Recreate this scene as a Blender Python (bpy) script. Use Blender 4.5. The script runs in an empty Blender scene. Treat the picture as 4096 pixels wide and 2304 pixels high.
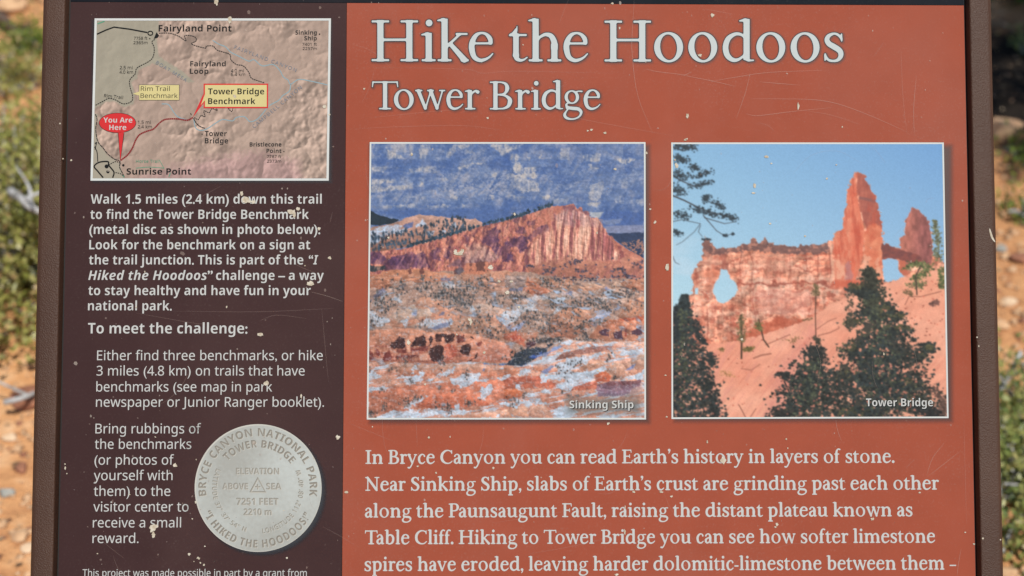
import bpy, math, random
import numpy as np
from mathutils import Vector, Matrix

S = bpy.context.scene
COL = S.collection
R_ = math.radians
random.seed(7)

# ------------------------------------------------------------------ camera, sky, sun, exposure
TILT = R_(38)                                   # how far the panel's face leans up
sT, cT = math.sin(TILT), math.cos(TILT)
ROOT = Vector((0.0, -0.20, 0.0))                # foot of the sign
U_AX = Vector((1, 0, 0))
V_AX = Vector((0, -sT, -cT))                    # down along the panel
N_AX = Vector((0, -cT, sT))                     # out of the panel, towards the reader
ORG = Vector((-0.455, 0.0, 1.163))              # top left corner of the printed fields

# pose of the camera in panel coordinates (u, v, into the panel)
CR = ((0.999923790, -0.000663988, -0.012327734),
      (0.001471422, 0.997844626, 0.065604399),
      (0.012257602, -0.065617538, 0.997769557))
CC = (0.43057782, 0.38408081, -1.42667464)
F_PX = 5689.0                                   # 50 mm on 36 mm, in the photo's 4096 px

def pv(vec):
    return U_AX * vec[0] + V_AX * vec[1] - N_AX * vec[2]

cam = bpy.data.cameras.new('camera')
cam.lens = 50.0
cam.sensor_width = 36.0
cam.clip_start = 0.05
cam.clip_end = 2000
cam.dof.use_dof = True
cam.dof.focus_distance = 1.43
cam.dof.aperture_fstop = 4.2
cam.dof.aperture_blades = 7
cam_o = bpy.data.objects.new('camera', cam)
COL.objects.link(cam_o)
right, down, fwd = pv(CR[0]), pv(CR[1]), pv(CR[2])
CAM = ORG + pv(CC)
m3 = Matrix((right, -down, -fwd)).transposed()
cam_o.matrix_world = Matrix.Translation(CAM) @ m3.to_4x4()
S.camera = cam_o

SUN_EL, SUN_AZ = R_(60), R_(25)                 # from behind the reader, a little to the right
SUN_DIR = Vector((math.sin(SUN_AZ) * math.cos(SUN_EL), -math.cos(SUN_AZ) * math.cos(SUN_EL), math.sin(SUN_EL)))
world = bpy.data.worlds.new("World")
S.world = world
world.use_nodes = True
wn = world.node_tree
bg = wn.nodes['Background']
sky = wn.nodes.new('ShaderNodeTexSky')
sky.sky_type = 'NISHITA'
sky.sun_disc = False
sky.sun_elevation = SUN_EL
sky.sun_rotation = math.atan2(SUN_DIR.x, SUN_DIR.y)
sky.altitude = 2400
wn.links.new(sky.outputs[0], bg.inputs[0])
bg.inputs[1].default_value = 0.09
sun = bpy.data.lights.new('sun', 'SUN')
sun.energy = 4.8
sun.angle = R_(0.5)
sun.color = (1.0, 0.955, 0.89)
sun_o = bpy.data.objects.new('sun', sun)
sun_o.rotation_euler = (-SUN_DIR).to_track_quat('-Z', 'Y').to_euler()
COL.objects.link(sun_o)
S.view_settings.view_transform = 'Standard'
S.view_settings.look = 'None'
S.view_settings.exposure = 0
S.view_settings.gamma = 1
S.view_settings.use_curve_mapping = False
S.render.engine = 'CYCLES'
S.cycles.max_bounces = 6
S.cycles.transparent_max_bounces = 12

# ------------------------------------------------------------------ helpers
KLIT = 1.62                                     # what full daylight on the panel does to its paint

def lin(c):
    c = np.asarray(c, dtype=np.float64) / 255.0
    return np.where(c <= 0.04045, c / 12.92, ((c + 0.055) / 1.055) ** 2.4)

def paint(c):
    """paint colour (linear) of a print that reads c in daylight"""
    return tuple(np.clip(lin(c) / KLIT, 0, 0.85)) + (1.0,)

HM = np.array([[5713.670011693507, -138.1621453820775, 408.1423225637118],
               [22.49167970091431, 5601.146673403062, 11.354400498425548],
               [0.012257602318413694, -0.06561753844318881, 1.4434171084743295]])
HI = np.linalg.inv(HM)

def uv(x, y):
    q = HI @ np.array([x, y, 1.0])
    return q[0] / q[2], q[1] / q[2]

def uva(P):
    P = np.asarray(P, dtype=float).reshape(-1, 2)
    q = np.column_stack([P, np.ones(len(P))]) @ HI.T
    return q[:, :2] / q[:, 2:3]

def to_world(UVs, n):
    """panel coordinates -> coordinates under the sign's root"""
    UVs = np.asarray(UVs, dtype=float)
    n = np.broadcast_to(np.asarray(n, dtype=float), (len(UVs),))
    o = np.array(ORG - ROOT)
    return o + UVs[:, :1] * np.array(U_AX) + UVs[:, 1:2] * np.array(V_AX) + n[:, None] * np.array(N_AX)

def new_mat(name):
    m = bpy.data.materials.new(name)
    m.use_nodes = True
    return m, m.node_tree, m.node_tree.nodes['Principled BSDF']

def print_mat(name, rgb, rough=0.65, var=0.04, speck=0.0, scale=60.0):
    """ink on the laminate: even colour with slight mottling"""
    m, nt, b = new_mat(name)
    N, L = nt.nodes, nt.links
    tc = N.new('ShaderNodeTexCoord')
    nz = N.new('ShaderNodeTexNoise'); nz.inputs['Scale'].default_value = scale; nz.inputs['Detail'].default_value = 6
    L.new(tc.outputs['Object'], nz.inputs['Vector'])
    r = N.new('ShaderNodeMapRange'); r.inputs['To Min'].default_value = 1 - var; r.inputs['To Max'].default_value = 1 + var
    r.inputs['From Min'].default_value = .25; r.inputs['From Max'].default_value = .75
    L.new(nz.outputs['Fac'], r.inputs['Value'])
    mx = N.new('ShaderNodeMix'); mx.data_type = 'RGBA'; mx.blend_type = 'MULTIPLY'; mx.inputs[0].default_value = 1
    mx.inputs[6].default_value = paint(rgb)
    L.new(r.outputs[0], mx.inputs[7])
    out = mx.outputs[2]
    if speck:
        nf = N.new('ShaderNodeTexNoise'); nf.inputs['Scale'].default_value = 520; nf.inputs['Detail'].default_value = 3
        L.new(tc.outputs['Object'], nf.inputs['Vector'])
        n2 = N.new('ShaderNodeTexNoise'); n2.inputs['Scale'].default_value = 9; n2.inputs['Detail'].default_value = 5
        L.new(tc.outputs['Object'], n2.inputs['Vector'])
        rf = N.new('ShaderNodeMapRange'); rf.inputs['From Min'].default_value = .56; rf.inputs['From Max'].default_value = .80
        L.new(nf.outputs['Fac'], rf.inputs['Value'])
        r2 = N.new('ShaderNodeMapRange'); r2.inputs['From Min'].default_value = .35; r2.inputs['From Max'].default_value = .7
        r2.inputs['To Min'].default_value = 0.15; r2.inputs['To Max'].default_value = 1
        L.new(n2.outputs['Fac'], r2.inputs['Value'])
        mm = N.new('ShaderNodeMath'); mm.operation = 'MULTIPLY'
        L.new(rf.outputs[0], mm.inputs[0]); L.new(r2.outputs[0], mm.inputs[1])
        ms = N.new('ShaderNodeMath'); ms.operation = 'MULTIPLY'; ms.inputs[1].default_value = speck
        L.new(mm.outputs[0], ms.inputs[0])
        mb = N.new('ShaderNodeMix'); mb.data_type = 'RGBA'
        L.new(ms.outputs[0], mb.inputs[0]); L.new(out, mb.inputs[6]); mb.inputs[7].default_value = paint((190, 180, 170))
        # broad scuffs
        n3 = N.new('ShaderNodeTexNoise'); n3.inputs['Scale'].default_value = 5; n3.inputs['Detail'].default_value = 8; n3.inputs['Distortion'].default_value = .6
        L.new(tc.outputs['Object'], n3.inputs['Vector'])
        r3 = N.new('ShaderNodeMapRange'); r3.inputs['From Min'].default_value = .5; r3.inputs['From Max'].default_value = .85
        r3.inputs['To Max'].default_value = speck * 1.1
        L.new(n3.outputs['Fac'], r3.inputs['Value'])
        mc = N.new('ShaderNodeMix'); mc.data_type = 'RGBA'
        L.new(r3.outputs[0], mc.inputs[0]); L.new(mb.outputs[2], mc.inputs[6]); mc.inputs[7].default_value = paint((185, 150, 140))
        out = mc.outputs[2]
    L.new(out, b.inputs['Base Color'])
    b.inputs['Roughness'].default_value = rough
    b.inputs['Specular IOR Level'].default_value = .10
    return m

def veil_mat(name, rgb, alpha=1.0, use_attr=False):
    """thin ink or a scuff that lets the print below show through"""
    m, nt, b = new_mat(name)
    N, L = nt.nodes, nt.links
    b.inputs['Base Color'].default_value = paint(rgb)
    b.inputs['Roughness'].default_value = .55
    tr = N.new('ShaderNodeBsdfTransparent')
    mx = N.new('ShaderNodeMixShader')
    L.new(tr.outputs[0], mx.inputs[1]); L.new(b.outputs[0], mx.inputs[2])
    if use_attr:
        at = N.new('ShaderNodeAttribute'); at.attribute_name = 'cover'
        L.new(at.outputs['Fac'], mx.inputs[0])
    else:
        mx.inputs[0].default_value = alpha
    L.new(mx.outputs[0], N['Material Output'].inputs['Surface'])
    return m

def attr_mat(name, rough=.5):
    m, nt, b = new_mat(name)
    N, L = nt.nodes, nt.links
    at = N.new('ShaderNodeAttribute'); at.attribute_name = 'ink'
    L.new(at.outputs['Color'], b.inputs['Base Color'])
    b.inputs['Roughness'].default_value = rough
    b.inputs['Specular IOR Level'].default_value = .10
    return m

def mesh_obj(name, verts, faces, mat, parent=None, smooth=False):
    me = bpy.data.meshes.new(name)
    me.from_pydata([tuple(v) for v in verts], [], [tuple(int(i) for i in f) for f in faces])
    if mat is not None:
        me.materials.append(mat)
    if smooth:
        me.polygons.foreach_set('use_smooth', [True] * len(me.polygons))
    me.update()
    o = bpy.data.objects.new(name, me)
    COL.objects.link(o)
    if parent is not None:
        o.parent = parent
    return o

def fast_mesh(name, verts, faces, mat, parent=None, smooth=False):
    """numpy quads or tris of one size"""
    verts = np.asarray(verts, dtype=np.float32); faces = np.asarray(faces, dtype=np.int32)
    k = faces.shape[1]
    me = bpy.data.meshes.new(name)
    me.vertices.add(len(verts)); me.vertices.foreach_set('co', verts.ravel())
    me.loops.add(faces.size); me.loops.foreach_set('vertex_index', faces.ravel())
    me.polygons.add(len(faces)); me.polygons.foreach_set('loop_start', np.arange(0, faces.size, k, dtype=np.int32))
    if smooth:
        me.polygons.foreach_set('use_smooth', np.ones(len(faces), dtype=bool))
    me.update(calc_edges=True)
    me.validate()
    if mat is not None:
        me.materials.append(mat)
    o = bpy.data.objects.new(name, me)
    COL.objects.link(o)
    if parent is not None:
        o.parent = parent
    return o

def grid_faces(nx, ny):
    i = np.arange(ny - 1)[:, None] * nx + np.arange(nx - 1)[None, :]
    i = i.ravel()
    return np.column_stack([i, i + nx, i + nx + 1, i + 1])

def tag(o, label=None, cat=None, group=None, kind=None):
    if label: o['label'] = label
    if cat: o['category'] = cat
    if group: o['group'] = group
    if kind: o['kind'] = kind
    return o

def catmull(pts, n=8):
    P = np.asarray(pts, dtype=float)
    if len(P) < 3:
        t = np.linspace(0, 1, n + 1)[:, None]
        return P[0] * (1 - t) + P[1] * t
    Q = np.vstack([2 * P[0] - P[1], P, 2 * P[-1] - P[-2]])
    out = []
    for i in range(1, len(Q) - 2):
        p0, p1, p2, p3 = Q[i - 1:i + 3]
        for t in np.linspace(0, 1, n, endpoint=False):
            out.append(.5 * (2 * p1 + (p2 - p0) * t + (2 * p0 - 5 * p1 + 4 * p2 - p3) * t * t + (3 * p1 - p0 - 3 * p2 + p3) * t ** 3))
    out.append(P[-1])
    return np.array(out)

class Flat:
    """collects flat pieces in panel coordinates (u, v) and links them as one mesh"""
    def __init__(self):
        self.v, self.f, self.n = [], [], 0
    def add(self, UVs, faces):
        self.v.append(np.asarray(UVs, dtype=float)); self.f += [tuple(int(i) + self.n for i in f) for f in faces]
        self.n += len(UVs)
    def poly(self, px):                                    # convex outline, photo pixels
        a = uva(px); self.add(a, [tuple(range(len(a)))])
    def rect(self, x0, y0, x1, y1):
        self.poly([(x0, y0), (x1, y0), (x1, y1), (x0, y1)])
    def ellipse(self, cx, cy, rx, ry, k=40):
        t = np.linspace(0, 2 * np.pi, k, endpoint=False)
        self.poly(np.column_stack([cx + rx * np.cos(t), cy + ry * np.sin(t)]))
    def ribbon(self, px, w, smooth=5, taper=False, dash=None):
        P = catmull(px, smooth) if smooth else np.asarray(px, dtype=float)
        if dash:
            d = np.r_[0, np.cumsum(np.hypot(*np.diff(P, axis=0).T))]
            on, off = dash
            s = 0
            while s < d[-1]:
                e = min(s + on, d[-1])
                q = np.array([[np.interp(x, d, P[:, 0]), np.interp(x, d, P[:, 1])] for x in np.linspace(s, e, 3)])
                self._rib(q, np.full(3, w))
                s += on + off
            return
        ww = np.full(len(P), float(w))
        if taper:
            ww *= np.sin(np.linspace(.05, np.pi - .05, len(P))) ** .5
        self._rib(P, ww)
    def _rib(self, P, w):
        t = np.gradient(P, axis=0); t /= np.maximum(np.linalg.norm(t, axis=1, keepdims=True), 1e-9)
        nn = np.column_stack([-t[:, 1], t[:, 0]])
        A = uva(P + nn * w[:, None] / 2); B = uva(P - nn * w[:, None] / 2)
        k = len(P)
        self.add(np.vstack([A, B]), [(i, i + 1, k + i + 1, k + i) for i in range(k - 1)])
    def build(self, name, mat, parent, n):
        V = to_world(np.vstack(self.v), n)
        return mesh_obj(name, V, self.f, mat, parent)

# ------------------------------------------------------------------ lettering
def curve_mesh(cu, slot=None):
    o = bpy.data.objects.new('lettering_source', cu)
    COL.objects.link(o)
    dg = bpy.context.evaluated_depsgraph_get()
    me = o.evaluated_get(dg).to_mesh()
    v = np.empty(len(me.vertices) * 3); me.vertices.foreach_get('co', v)
    f = [tuple(p.vertices) for p in me.polygons if slot is None or p.material_index == slot]
    o.evaluated_get(dg).to_mesh_clear()
    bpy.data.objects.remove(o)
    v = v.reshape(-1, 3)[:, :2].copy()
    if slot is not None:
        used = sorted({i for q in f for i in q}); ix = {a: b for b, a in enumerate(used)}
        v = v[used]; f = [tuple(ix[i] for i in q) for q in f]
    return v, f

SANS = {'r': (0x1D5A0, 0x1D7E2), 'b': (0x1D5D4, 0x1D7EC), 'i': (0x1D63C, 0x1D7EC)}
def sans_chars(s, style):
    U, D = SANS[style]
    out = ''
    for c in s:
        if 'A' <= c <= 'Z': out += chr(U + ord(c) - 65)
        elif 'a' <= c <= 'z': out += chr(U + 26 + ord(c) - 97)
        elif '0' <= c <= '9': out += chr(D + ord(c) - 48)
        else: out += c
    return out

def sans_mesh(s, style, off=0.0, spacing=1.0):
    cu = bpy.data.curves.new('lettering_source', 'FONT')
    cu.body = sans_chars(s, style)
    cu.offset = off
    cu.space_character = spacing
    cu.resolution_u = 4
    if style == 'r' or not any(c in '().,:–”“’-' for c in s):
        r = curve_mesh(cu)
        bpy.data.curves.remove(cu)
        return r
    # punctuation comes from a lighter face: fatten it to the weight of the letters
    for k in range(2): cu.materials.append(M['white_ink'])
    for i, c in enumerate(cu.body): cu.body_format[i].material_index = 1 if c in '().,:–”“’-' else 0
    V, F = curve_mesh(cu, 0)
    cu.offset = .017
    V2, F2 = curve_mesh(cu, 1)
    bpy.data.curves.remove(cu)
    return np.vstack([V, V2]), F + [tuple(i + len(V) for i in f_) for f_ in F2]
CAP = sans_mesh('H', 'b')[0][:, 1].max()

def lay(V, x0, y0, x1, y1, cap_px, cap_units, x_units=None):
    """fit flat lettering between two baseline points of the photo, on the panel"""
    a = np.array(uv(x0, y0)); b = np.array(uv(x1, y1))
    lo, hi = (V[:, 0].min(), V[:, 0].max()) if x_units is None else x_units
    e = b - a; L = np.linalg.norm(e); e /= L
    d = np.array([-e[1], e[0]])                             # down
    sy = cap_px / F_PX * 1.44 / cap_units
    return a + (V[:, :1] - lo) * L / (hi - lo) * e - V[:, 1:2] * sy * d

def sans_line(name, s, style, x0, y0, x1, cap_px, mat, parent, n, off=0.0, y1=None, spacing=1.0):
    V, f = sans_mesh(s, style, off, spacing)
    W = lay(V, x0, y0, x1, y0 if y1 is None else y1, cap_px, CAP)
    return mesh_obj(name, to_world(W, n), f, mat, parent)

# --- a serif face drawn as strokes: each glyph is a distance field, cut at zero
def glyph_defs(Sx):
    h = 5.0
    def st(*p): return ('s', p)
    def stem(x, y0, y1, w=Sx): return ('b', x - w / 2, y0, x + w / 2, y1)
    def slab(x0, x1, y, hh=h): return ('b', x0, y, x1, y + hh)
    def foot(x, l=17, r=17): return slab(x - l, x + r, 0)
    def flag(x, y): return st((x - Sx / 2 - 9, y - 6, 3.5), (x - 3, y - 4, 7.5))
    def asc(x, y, y0=0): return [stem(x, y0, y - 1.5), flag(x, y)]
    def arch(x, d=46): return [st((x + 4, 52, 4), (x + 13, 61, 6.5), (x + 25, 66, 8.5), (x + d - 8, 62, 12), (x + d - .6, 48, 14.2), (x + d, 34, Sx)), stem(x + d, 0, 42)]
    G = {}
    G['H'] = [stem(21.5, 0, 100), stem(92.5, 0, 100), slab(0, 43, 0), slab(0, 43, 95), slab(71, 114, 0), slab(71, 114, 95), ('b', 22, 49.5, 92, 55.5)]
    G['I'] = [stem(21.5, 0, 100), slab(0, 43, 0), slab(0, 43, 95)]
    G['T'] = [stem(47.5, 0, 100), slab(26, 69, 0), slab(3, 92, 95), st((4, 97, 5), (2, 81, 3.5)), st((91, 97, 5), (93, 81, 3.5))]
    G['B'] = [stem(21, 0, 100), slab(1, 24, 0), slab(1, 24, 95),
              st((20, 97.4, 5), (42, 97.4, 5.5), (58, 91, 10), (63.5, 76, 14.5), (57, 60, 9), (42, 53.5, 5.5), (20, 53, 5)),
              st((38, 53, 5), (58, 48.5, 8), (71, 38, 13.5), (73, 27, 15.5), (67, 12, 11.5), (52, 4, 7), (38, 2.6, 5.2), (20, 2.6, 5))]
    G['C'] = [st((84, 80, 3.8), (76, 91, 6), (59, 97.3, 5.5), (36, 93, 9.5), (15, 73, 15), (9, 48, 16.5), (15, 24, 15.5), (34, 7, 10), (56, 2.4, 6.2), (74, 7, 5.5), (88, 19, 3.8)), st((84.5, 97, 3.4), (85, 75, 3.6))]
    G['E'] = [stem(21.5, 0, 100), slab(1, 68, 95), slab(1, 74, 0), ('b', 22, 49, 58, 54.5), st((68, 97, 4.5), (70, 80, 3.5)), st((74, 3, 4.5), (78, 22, 3.5)), st((58, 63, 3.4), (58, 41, 3.4))]
    G['F'] = [stem(21.5, 0, 100), slab(1, 68, 95), slab(1, 46, 0), ('b', 22, 47, 56, 52.5), st((68, 97, 4.5), (70, 79, 3.5)), st((56, 60, 3.4), (56, 39, 3.4))]
    G['P'] = [stem(21.5, 0, 100), slab(1, 24, 95), slab(1, 46, 0), st((20, 97.4, 5), (46, 97.2, 6), (62, 91, 10.5), (69, 74, 15.5), (63, 56, 10), (48, 48, 6.5), (30, 47.5, 5))]
    G['N'] = [stem(20, 0, 97, 6), stem(88, 0, 100, 6), slab(2, 38, 0), slab(70, 106, 95), slab(0, 20, 95), st((18, 95, 14), (84, 8, 14)), st((78, 14, 10), (88.5, 1.5, 6))]
    G['S'] = [st((54, 80, 4), (46, 92, 6), (32, 97, 5.8), (16, 90, 10.5), (10.5, 76, 14.5), (18, 62, 16), (36, 50, 16.5), (51, 38, 16), (54, 23, 14.5), (47, 8, 9.5), (31, 2.6, 6), (15, 6.5, 6.5), (5, 21, 4.5)), st((55, 97, 3.6), (55.5, 75, 3.6)), st((4.5, 25, 3.6), (4, 3, 3.6))]
    G['a'] = [st((8, 55, 9.5), (13, 63.5, 6.5), (24, 68.5, 5.8), (35, 64.5, 8.5), (41, 52, 13.8), (41.4, 38, Sx)), stem(41.4, 9, 46), st((41.4, 9, 13), (45, 4, 8), (53, 4, 4), (56, 7, 3)),
              st((39, 43, 4.5), (22, 37.5, 7), (9.5, 28, 11.5), (7.5, 15, 13), (14, 5.5, 9.5), (24, 4, 8), (38, 14, 4.5))]
    G['b'] = asc(15, 106, 3) + [st((18, 56, 4.5), (30, 66, 7.5), (45, 66, 9.5), (58, 54, 13.4), (61, 35, 14), (55, 14, 12), (40, 3.4, 7.4), (26, 3.2, 6.6), (13, 9, 5))]
    G['c'] = [st((48, 55, 9), (45, 63, 6.5), (35, 68.7, 5.8), (21, 64.5, 9.5), (9, 48, 13.2), (7.5, 29, 14), (14, 10, 11.4), (27, 2.6, 8.8), (39, 5, 6.5), (51, 15, 3.8))]
    G['d'] = [('b', 58.5 - Sx / 2, 4, 58.5 + Sx / 2, 104.5), flag(58.5, 106), st((58.5, 8, 9), (63, 2.8, 5.4), (75, 3.2, 3.8)),
              st((54, 60, 4.5), (43, 67, 7), (29, 67, 8.5), (13.5, 56, 12.4), (6.9, 36, 13.8), (11, 16, 13.5), (24, 4.5, 10.4), (38, 5, 7), (54, 16, 4.5))]
    G['e'] = [('b', 9, 41.5, 55, 46.5), st((54, 46, 9), (51.5, 56, 11), (43, 66, 7.5), (31, 69.4, 5.6), (18, 64, 9.5), (8.6, 48, 13), (7.2, 30, 14), (13, 11, 11.8), (26, 2.6, 9), (39, 4.2, 7), (50, 10, 5), (58.5, 18.5, 3.4))]
    G['f'] = [stem(17.5, 0, 66), foot(17.5, 17, 18), st((17.5, 60, Sx), (18, 80, 12.5), (24, 95, 8.5), (33, 101.5, 6.4), (43, 98, 8.5)), slab(2, 38, 62, 5)]
    G['g'] = [('e', 31, 44.5, 26, 24.5, 14.5, 19.3), st((45, 62, 5), (54, 65.5, 4.5), (67, 65, 5.6)), st((19, 25, 4.6), (11, 17, 7), (15, 7.5, 10)),
              st((15, 6.5, 10.5), (34, 4, 12), (53, 2, 12), (64, -8, 10.5), (60.5, -22, 7), (46, -32, 5.6), (28, -34.5, 6.2), (11, -29.5, 9.6), (5.2, -19, 10), (10, -8, 6), (18, 2, 5))]
    G['h'] = asc(15.5, 106) + [foot(15.5)] + arch(15.5) + [foot(61.5)]
    G['i'] = asc(16, 71) + [foot(16), ('c', 17, 94, 8.2)]
    G['k'] = asc(15.7, 106) + [foot(15.7), st((21, 36, 6), (52, 65, 5.5)), slab(43, 72, 64.5, 4.8), st((31, 41, 10), (64, 4, 14.5)), slab(56, 75, 0, 4.8)]
    G['l'] = asc(15.5, 106) + [foot(15.5)]
    G['n'] = asc(15.5, 71) + [foot(15.5)] + arch(15.5) + [foot(61.5)]
    G['m'] = asc(15.5, 71) + [foot(15.5)] + arch(15.5, 44) + [foot(59.5)] + arch(59.5, 44) + [foot(103.5)]
    G['o'] = [('e', 35.5, 35, 35.5, 37.2, 20.6, 31.6)]
    G['p'] = asc(15, 71, -33) + [slab(-2, 34, -35), st((18, 56, 4.5), (30, 66, 7.5), (45, 66, 9.5), (58, 54, 13.4), (61, 35, 14), (55, 14, 12), (40, 3.4, 7.4), (28, 3.4, 6.6), (17, 9, 5))]
    G['r'] = asc(15.5, 71) + [foot(15.5, 17, 20), st((18, 50, 4), (27, 61, 6.5), (36, 66, 8), (44, 62.5, 12.5))]
    G['s'] = [st((43.5, 56, 3.8), (36, 65.5, 6), (25, 68.8, 5.6), (12.5, 63, 9.4), (8.3, 53.5, 12), (14, 43.5, 13), (27, 36, 13.6), (39.5, 27, 13.2), (42.5, 16, 12), (36.5, 5.4, 8.2), (25, 1.8, 5.8), (12, 4.5, 6), (4.5, 15, 4)), st((44, 67.5, 3.4), (44.4, 51, 3.4)), st((3.8, 19, 3.4), (3.6, 4, 3.4))]
    G['t'] = [('b', 10, 12, 10 + Sx * .9, 67), st((19.5, 86, 1.8), (18, 76, 4.5), (15, 68, 8)), st((1, 64, 3), (9, 69, 4.5), (16, 78, 3.5)), slab(2, 43, 62, 5), st((16.7, 15, Sx * .9), (19, 7, 11), (27, 2.6, 7.2), (36, 4, 5), (44, 9.5, 3.2))]
    G['u'] = asc(16, 71, 18) + [st((16, 22, Sx), (18, 11, 12.5), (27, 4, 8.8), (37, 4.4, 7.2), (48, 10, 5.4), (57, 18, 4.4)), ('b', 60 - Sx / 2, 4, 60 + Sx / 2, 69.5), flag(60, 71), st((60, 8, 9), (64, 2.8, 5.4), (76, 3.2, 3.8))]
    G['v'] = [st((10, 66, 13.5), (34, 6, 11)), st((60, 66, 5.5), (36, 4, 5.5)), slab(-2, 25, 65.2, 4.8), slab(47, 71, 65.2, 4.8), ('c', 34.5, 3, 4.5)]
    G['w'] = [st((11, 66, 13), (35, 6, 10.5)), st((55, 66, 5.2), (37, 5, 5.2)), st((55, 66, 13), (77, 6, 10.5)), st((97, 66, 5.2), (79, 5, 5.2)), slab(-1, 25, 65.2, 4.8), slab(42, 66, 65.2, 4.8), slab(85, 107, 65.2, 4.8), ('c', 35.5, 3, 4.2), ('c', 77.5, 3, 4.2)]
    G['y'] = [st((10, 66, 13.5), (35, 8, 11)), st((61, 66, 5.5), (46, 28, 5.8), (33, -4, 6.4), (23, -22, 6.8), (14, -29.5, 8), (6, -28, 9.5)), slab(-2, 25, 65.2, 4.8), slab(48, 72, 65.2, 4.8)]
    G['.'] = [('c', 9, 7.5, 8.6)]
    G[','] = [('c', 9, 7.5, 8), st((13, 5, 6), (12, -6, 4.5), (5, -16, 2.6))]
    G['’'] = [('c', 9, 96, 8), st((13, 94, 6), (12, 83, 4.5), (5, 73, 2.6))]
    G['-'] = [('b', 3, 26, 34, 33.5)]
    G['–'] = [('b', 2, 27, 52, 33)]
    return G

BEAR = {c: (3.5, 3.5) for c in 'HIBEFPNTabcdefghiklmnopqrstuvwyCS.,’-–'}
for c in 'oec': BEAR[c] = (6.5, 5)
BEAR['o'] = (6.5, 6.5); BEAR['d'] = (6.5, 2.5); BEAR['g'] = (5, 2); BEAR['s'] = (6.5, 6); BEAR['e'] = (6.5, 4.5)
BEAR['b'] = (3.5, 6.5); BEAR['p'] = (3.5, 6.5); BEAR['a'] = (6, 2.5); BEAR['C'] = (7, 5); BEAR['S'] = (7, 6); BEAR['v'] = BEAR['w'] = BEAR['y'] = (1, 1)
BEAR['r'] = (3.5, 2); BEAR['f'] = (2.5, 0); BEAR['t'] = (2, 1.5); BEAR['T'] = (3, 2); BEAR['.'] = (5, 5); BEAR[','] = (5, 5); BEAR['k'] = (3.5, 1.5); BEAR['P'] = (3.5, 3); BEAR['–'] = (4, 4); BEAR['u'] = (2.5, 2.5)
KERN = {('T', 'o'): -15, ('T', 'a'): -14, ('P', 'a'): -7, ('F', 'a'): -7, ('r', '.'): -6, ('f', 'f'): -5, ('w', 'e'): -3, ('y', 'o'): -3, ('y', 'e'): -3, ('f', '.'): -2, ('h', '’'): 2}

def seg_d(X, Y, a, b):
    ax, ay, aw = a; bx, by, bw = b
    dx, dy = bx - ax, by - ay
    t = np.clip(((X - ax) * dx + (Y - ay) * dy) / (dx * dx + dy * dy + 1e-9), 0, 1)
    return np.hypot(X - ax - t * dx, Y - ay - t * dy) - (aw + (bw - aw) * t) / 2

def glyph_field(parts, wa, wb, step):
    xs = []; ys = []
    for p in parts:
        if p[0] == 's': xs += [q[0] for q in p[1]]; ys += [q[1] for q in p[1]]
        elif p[0] == 'b': xs += [p[1], p[3]]; ys += [p[2], p[4]]
        else: xs += [p[1] - (p[3]), p[1] + p[3]]; ys += [p[2] - (p[4] if p[0] == 'e' else p[3]), p[2] + (p[4] if p[0] == 'e' else p[3])]
    x0, x1, y0, y1 = min(xs) - 20, max(xs) + 20, min(ys) - 20, max(ys) + 20
    gx = np.arange(x0, x1, step); gy = np.arange(y0, y1, step)
    X, Y = np.meshgrid(gx, gy)
    D = np.full(X.shape, 99.0)
    for p in parts:
        if p[0] == 's':
            P = catmull(p[1], 5 if len(p[1]) > 2 else 1)
            d = np.full(X.shape, 99.0)
            for a, b in zip(P[:-1], P[1:]):
                d = np.minimum(d, seg_d(X, Y, (a[0], a[1], a[2] * wa + wb), (b[0], b[1], b[2] * wa + wb)))
        elif p[0] == 'b':
            cx, cy = (p[1] + p[3]) / 2, (p[2] + p[4]) / 2
            hw, hh = (p[3] - p[1]) / 2, (p[4] - p[2]) / 2
            if hw < hh: hw = hw * wa + wb / 2
            else: hh = hh * wa + wb / 2; cy += (wb / 2 + hh * 0) if p[2] == 0 else (-wb / 2 if p[4] >= 69 else 0)
            r = min(1.2, hw, hh)
            qx, qy = np.abs(X - cx) - hw + r, np.abs(Y - cy) - hh + r
            d = np.hypot(np.maximum(qx, 0), np.maximum(qy, 0)) + np.minimum(np.maximum(qx, qy), 0) - r
        elif p[0] == 'c':
            d = np.hypot(X - p[1], Y - p[2]) - p[3] * wa - wb / 2
        else:
            def ell(cx, cy, rx, ry, tilt=0.0):
                xx = (X - cx) * math.cos(tilt) + (Y - cy) * math.sin(tilt); yy = -(X - cx) * math.sin(tilt) + (Y - cy) * math.cos(tilt)
                k = np.hypot(xx / rx, yy / ry); g = np.hypot(xx / rx ** 2, yy / ry ** 2)
                return k * (k - 1) / np.maximum(g, 1e-6)
            o = ell(p[1], p[2], p[3], p[4]); i = ell(p[1], p[2], p[5] - wb / 2, p[6] - wb / 2, .10)
            d = np.maximum(o, -i)
        k = 4.0
        hmix = np.maximum(k - np.abs(D - d), 0) / k
        D = np.minimum(D, d) - hmix * hmix * k / 4
    return D, x0, y0

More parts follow.
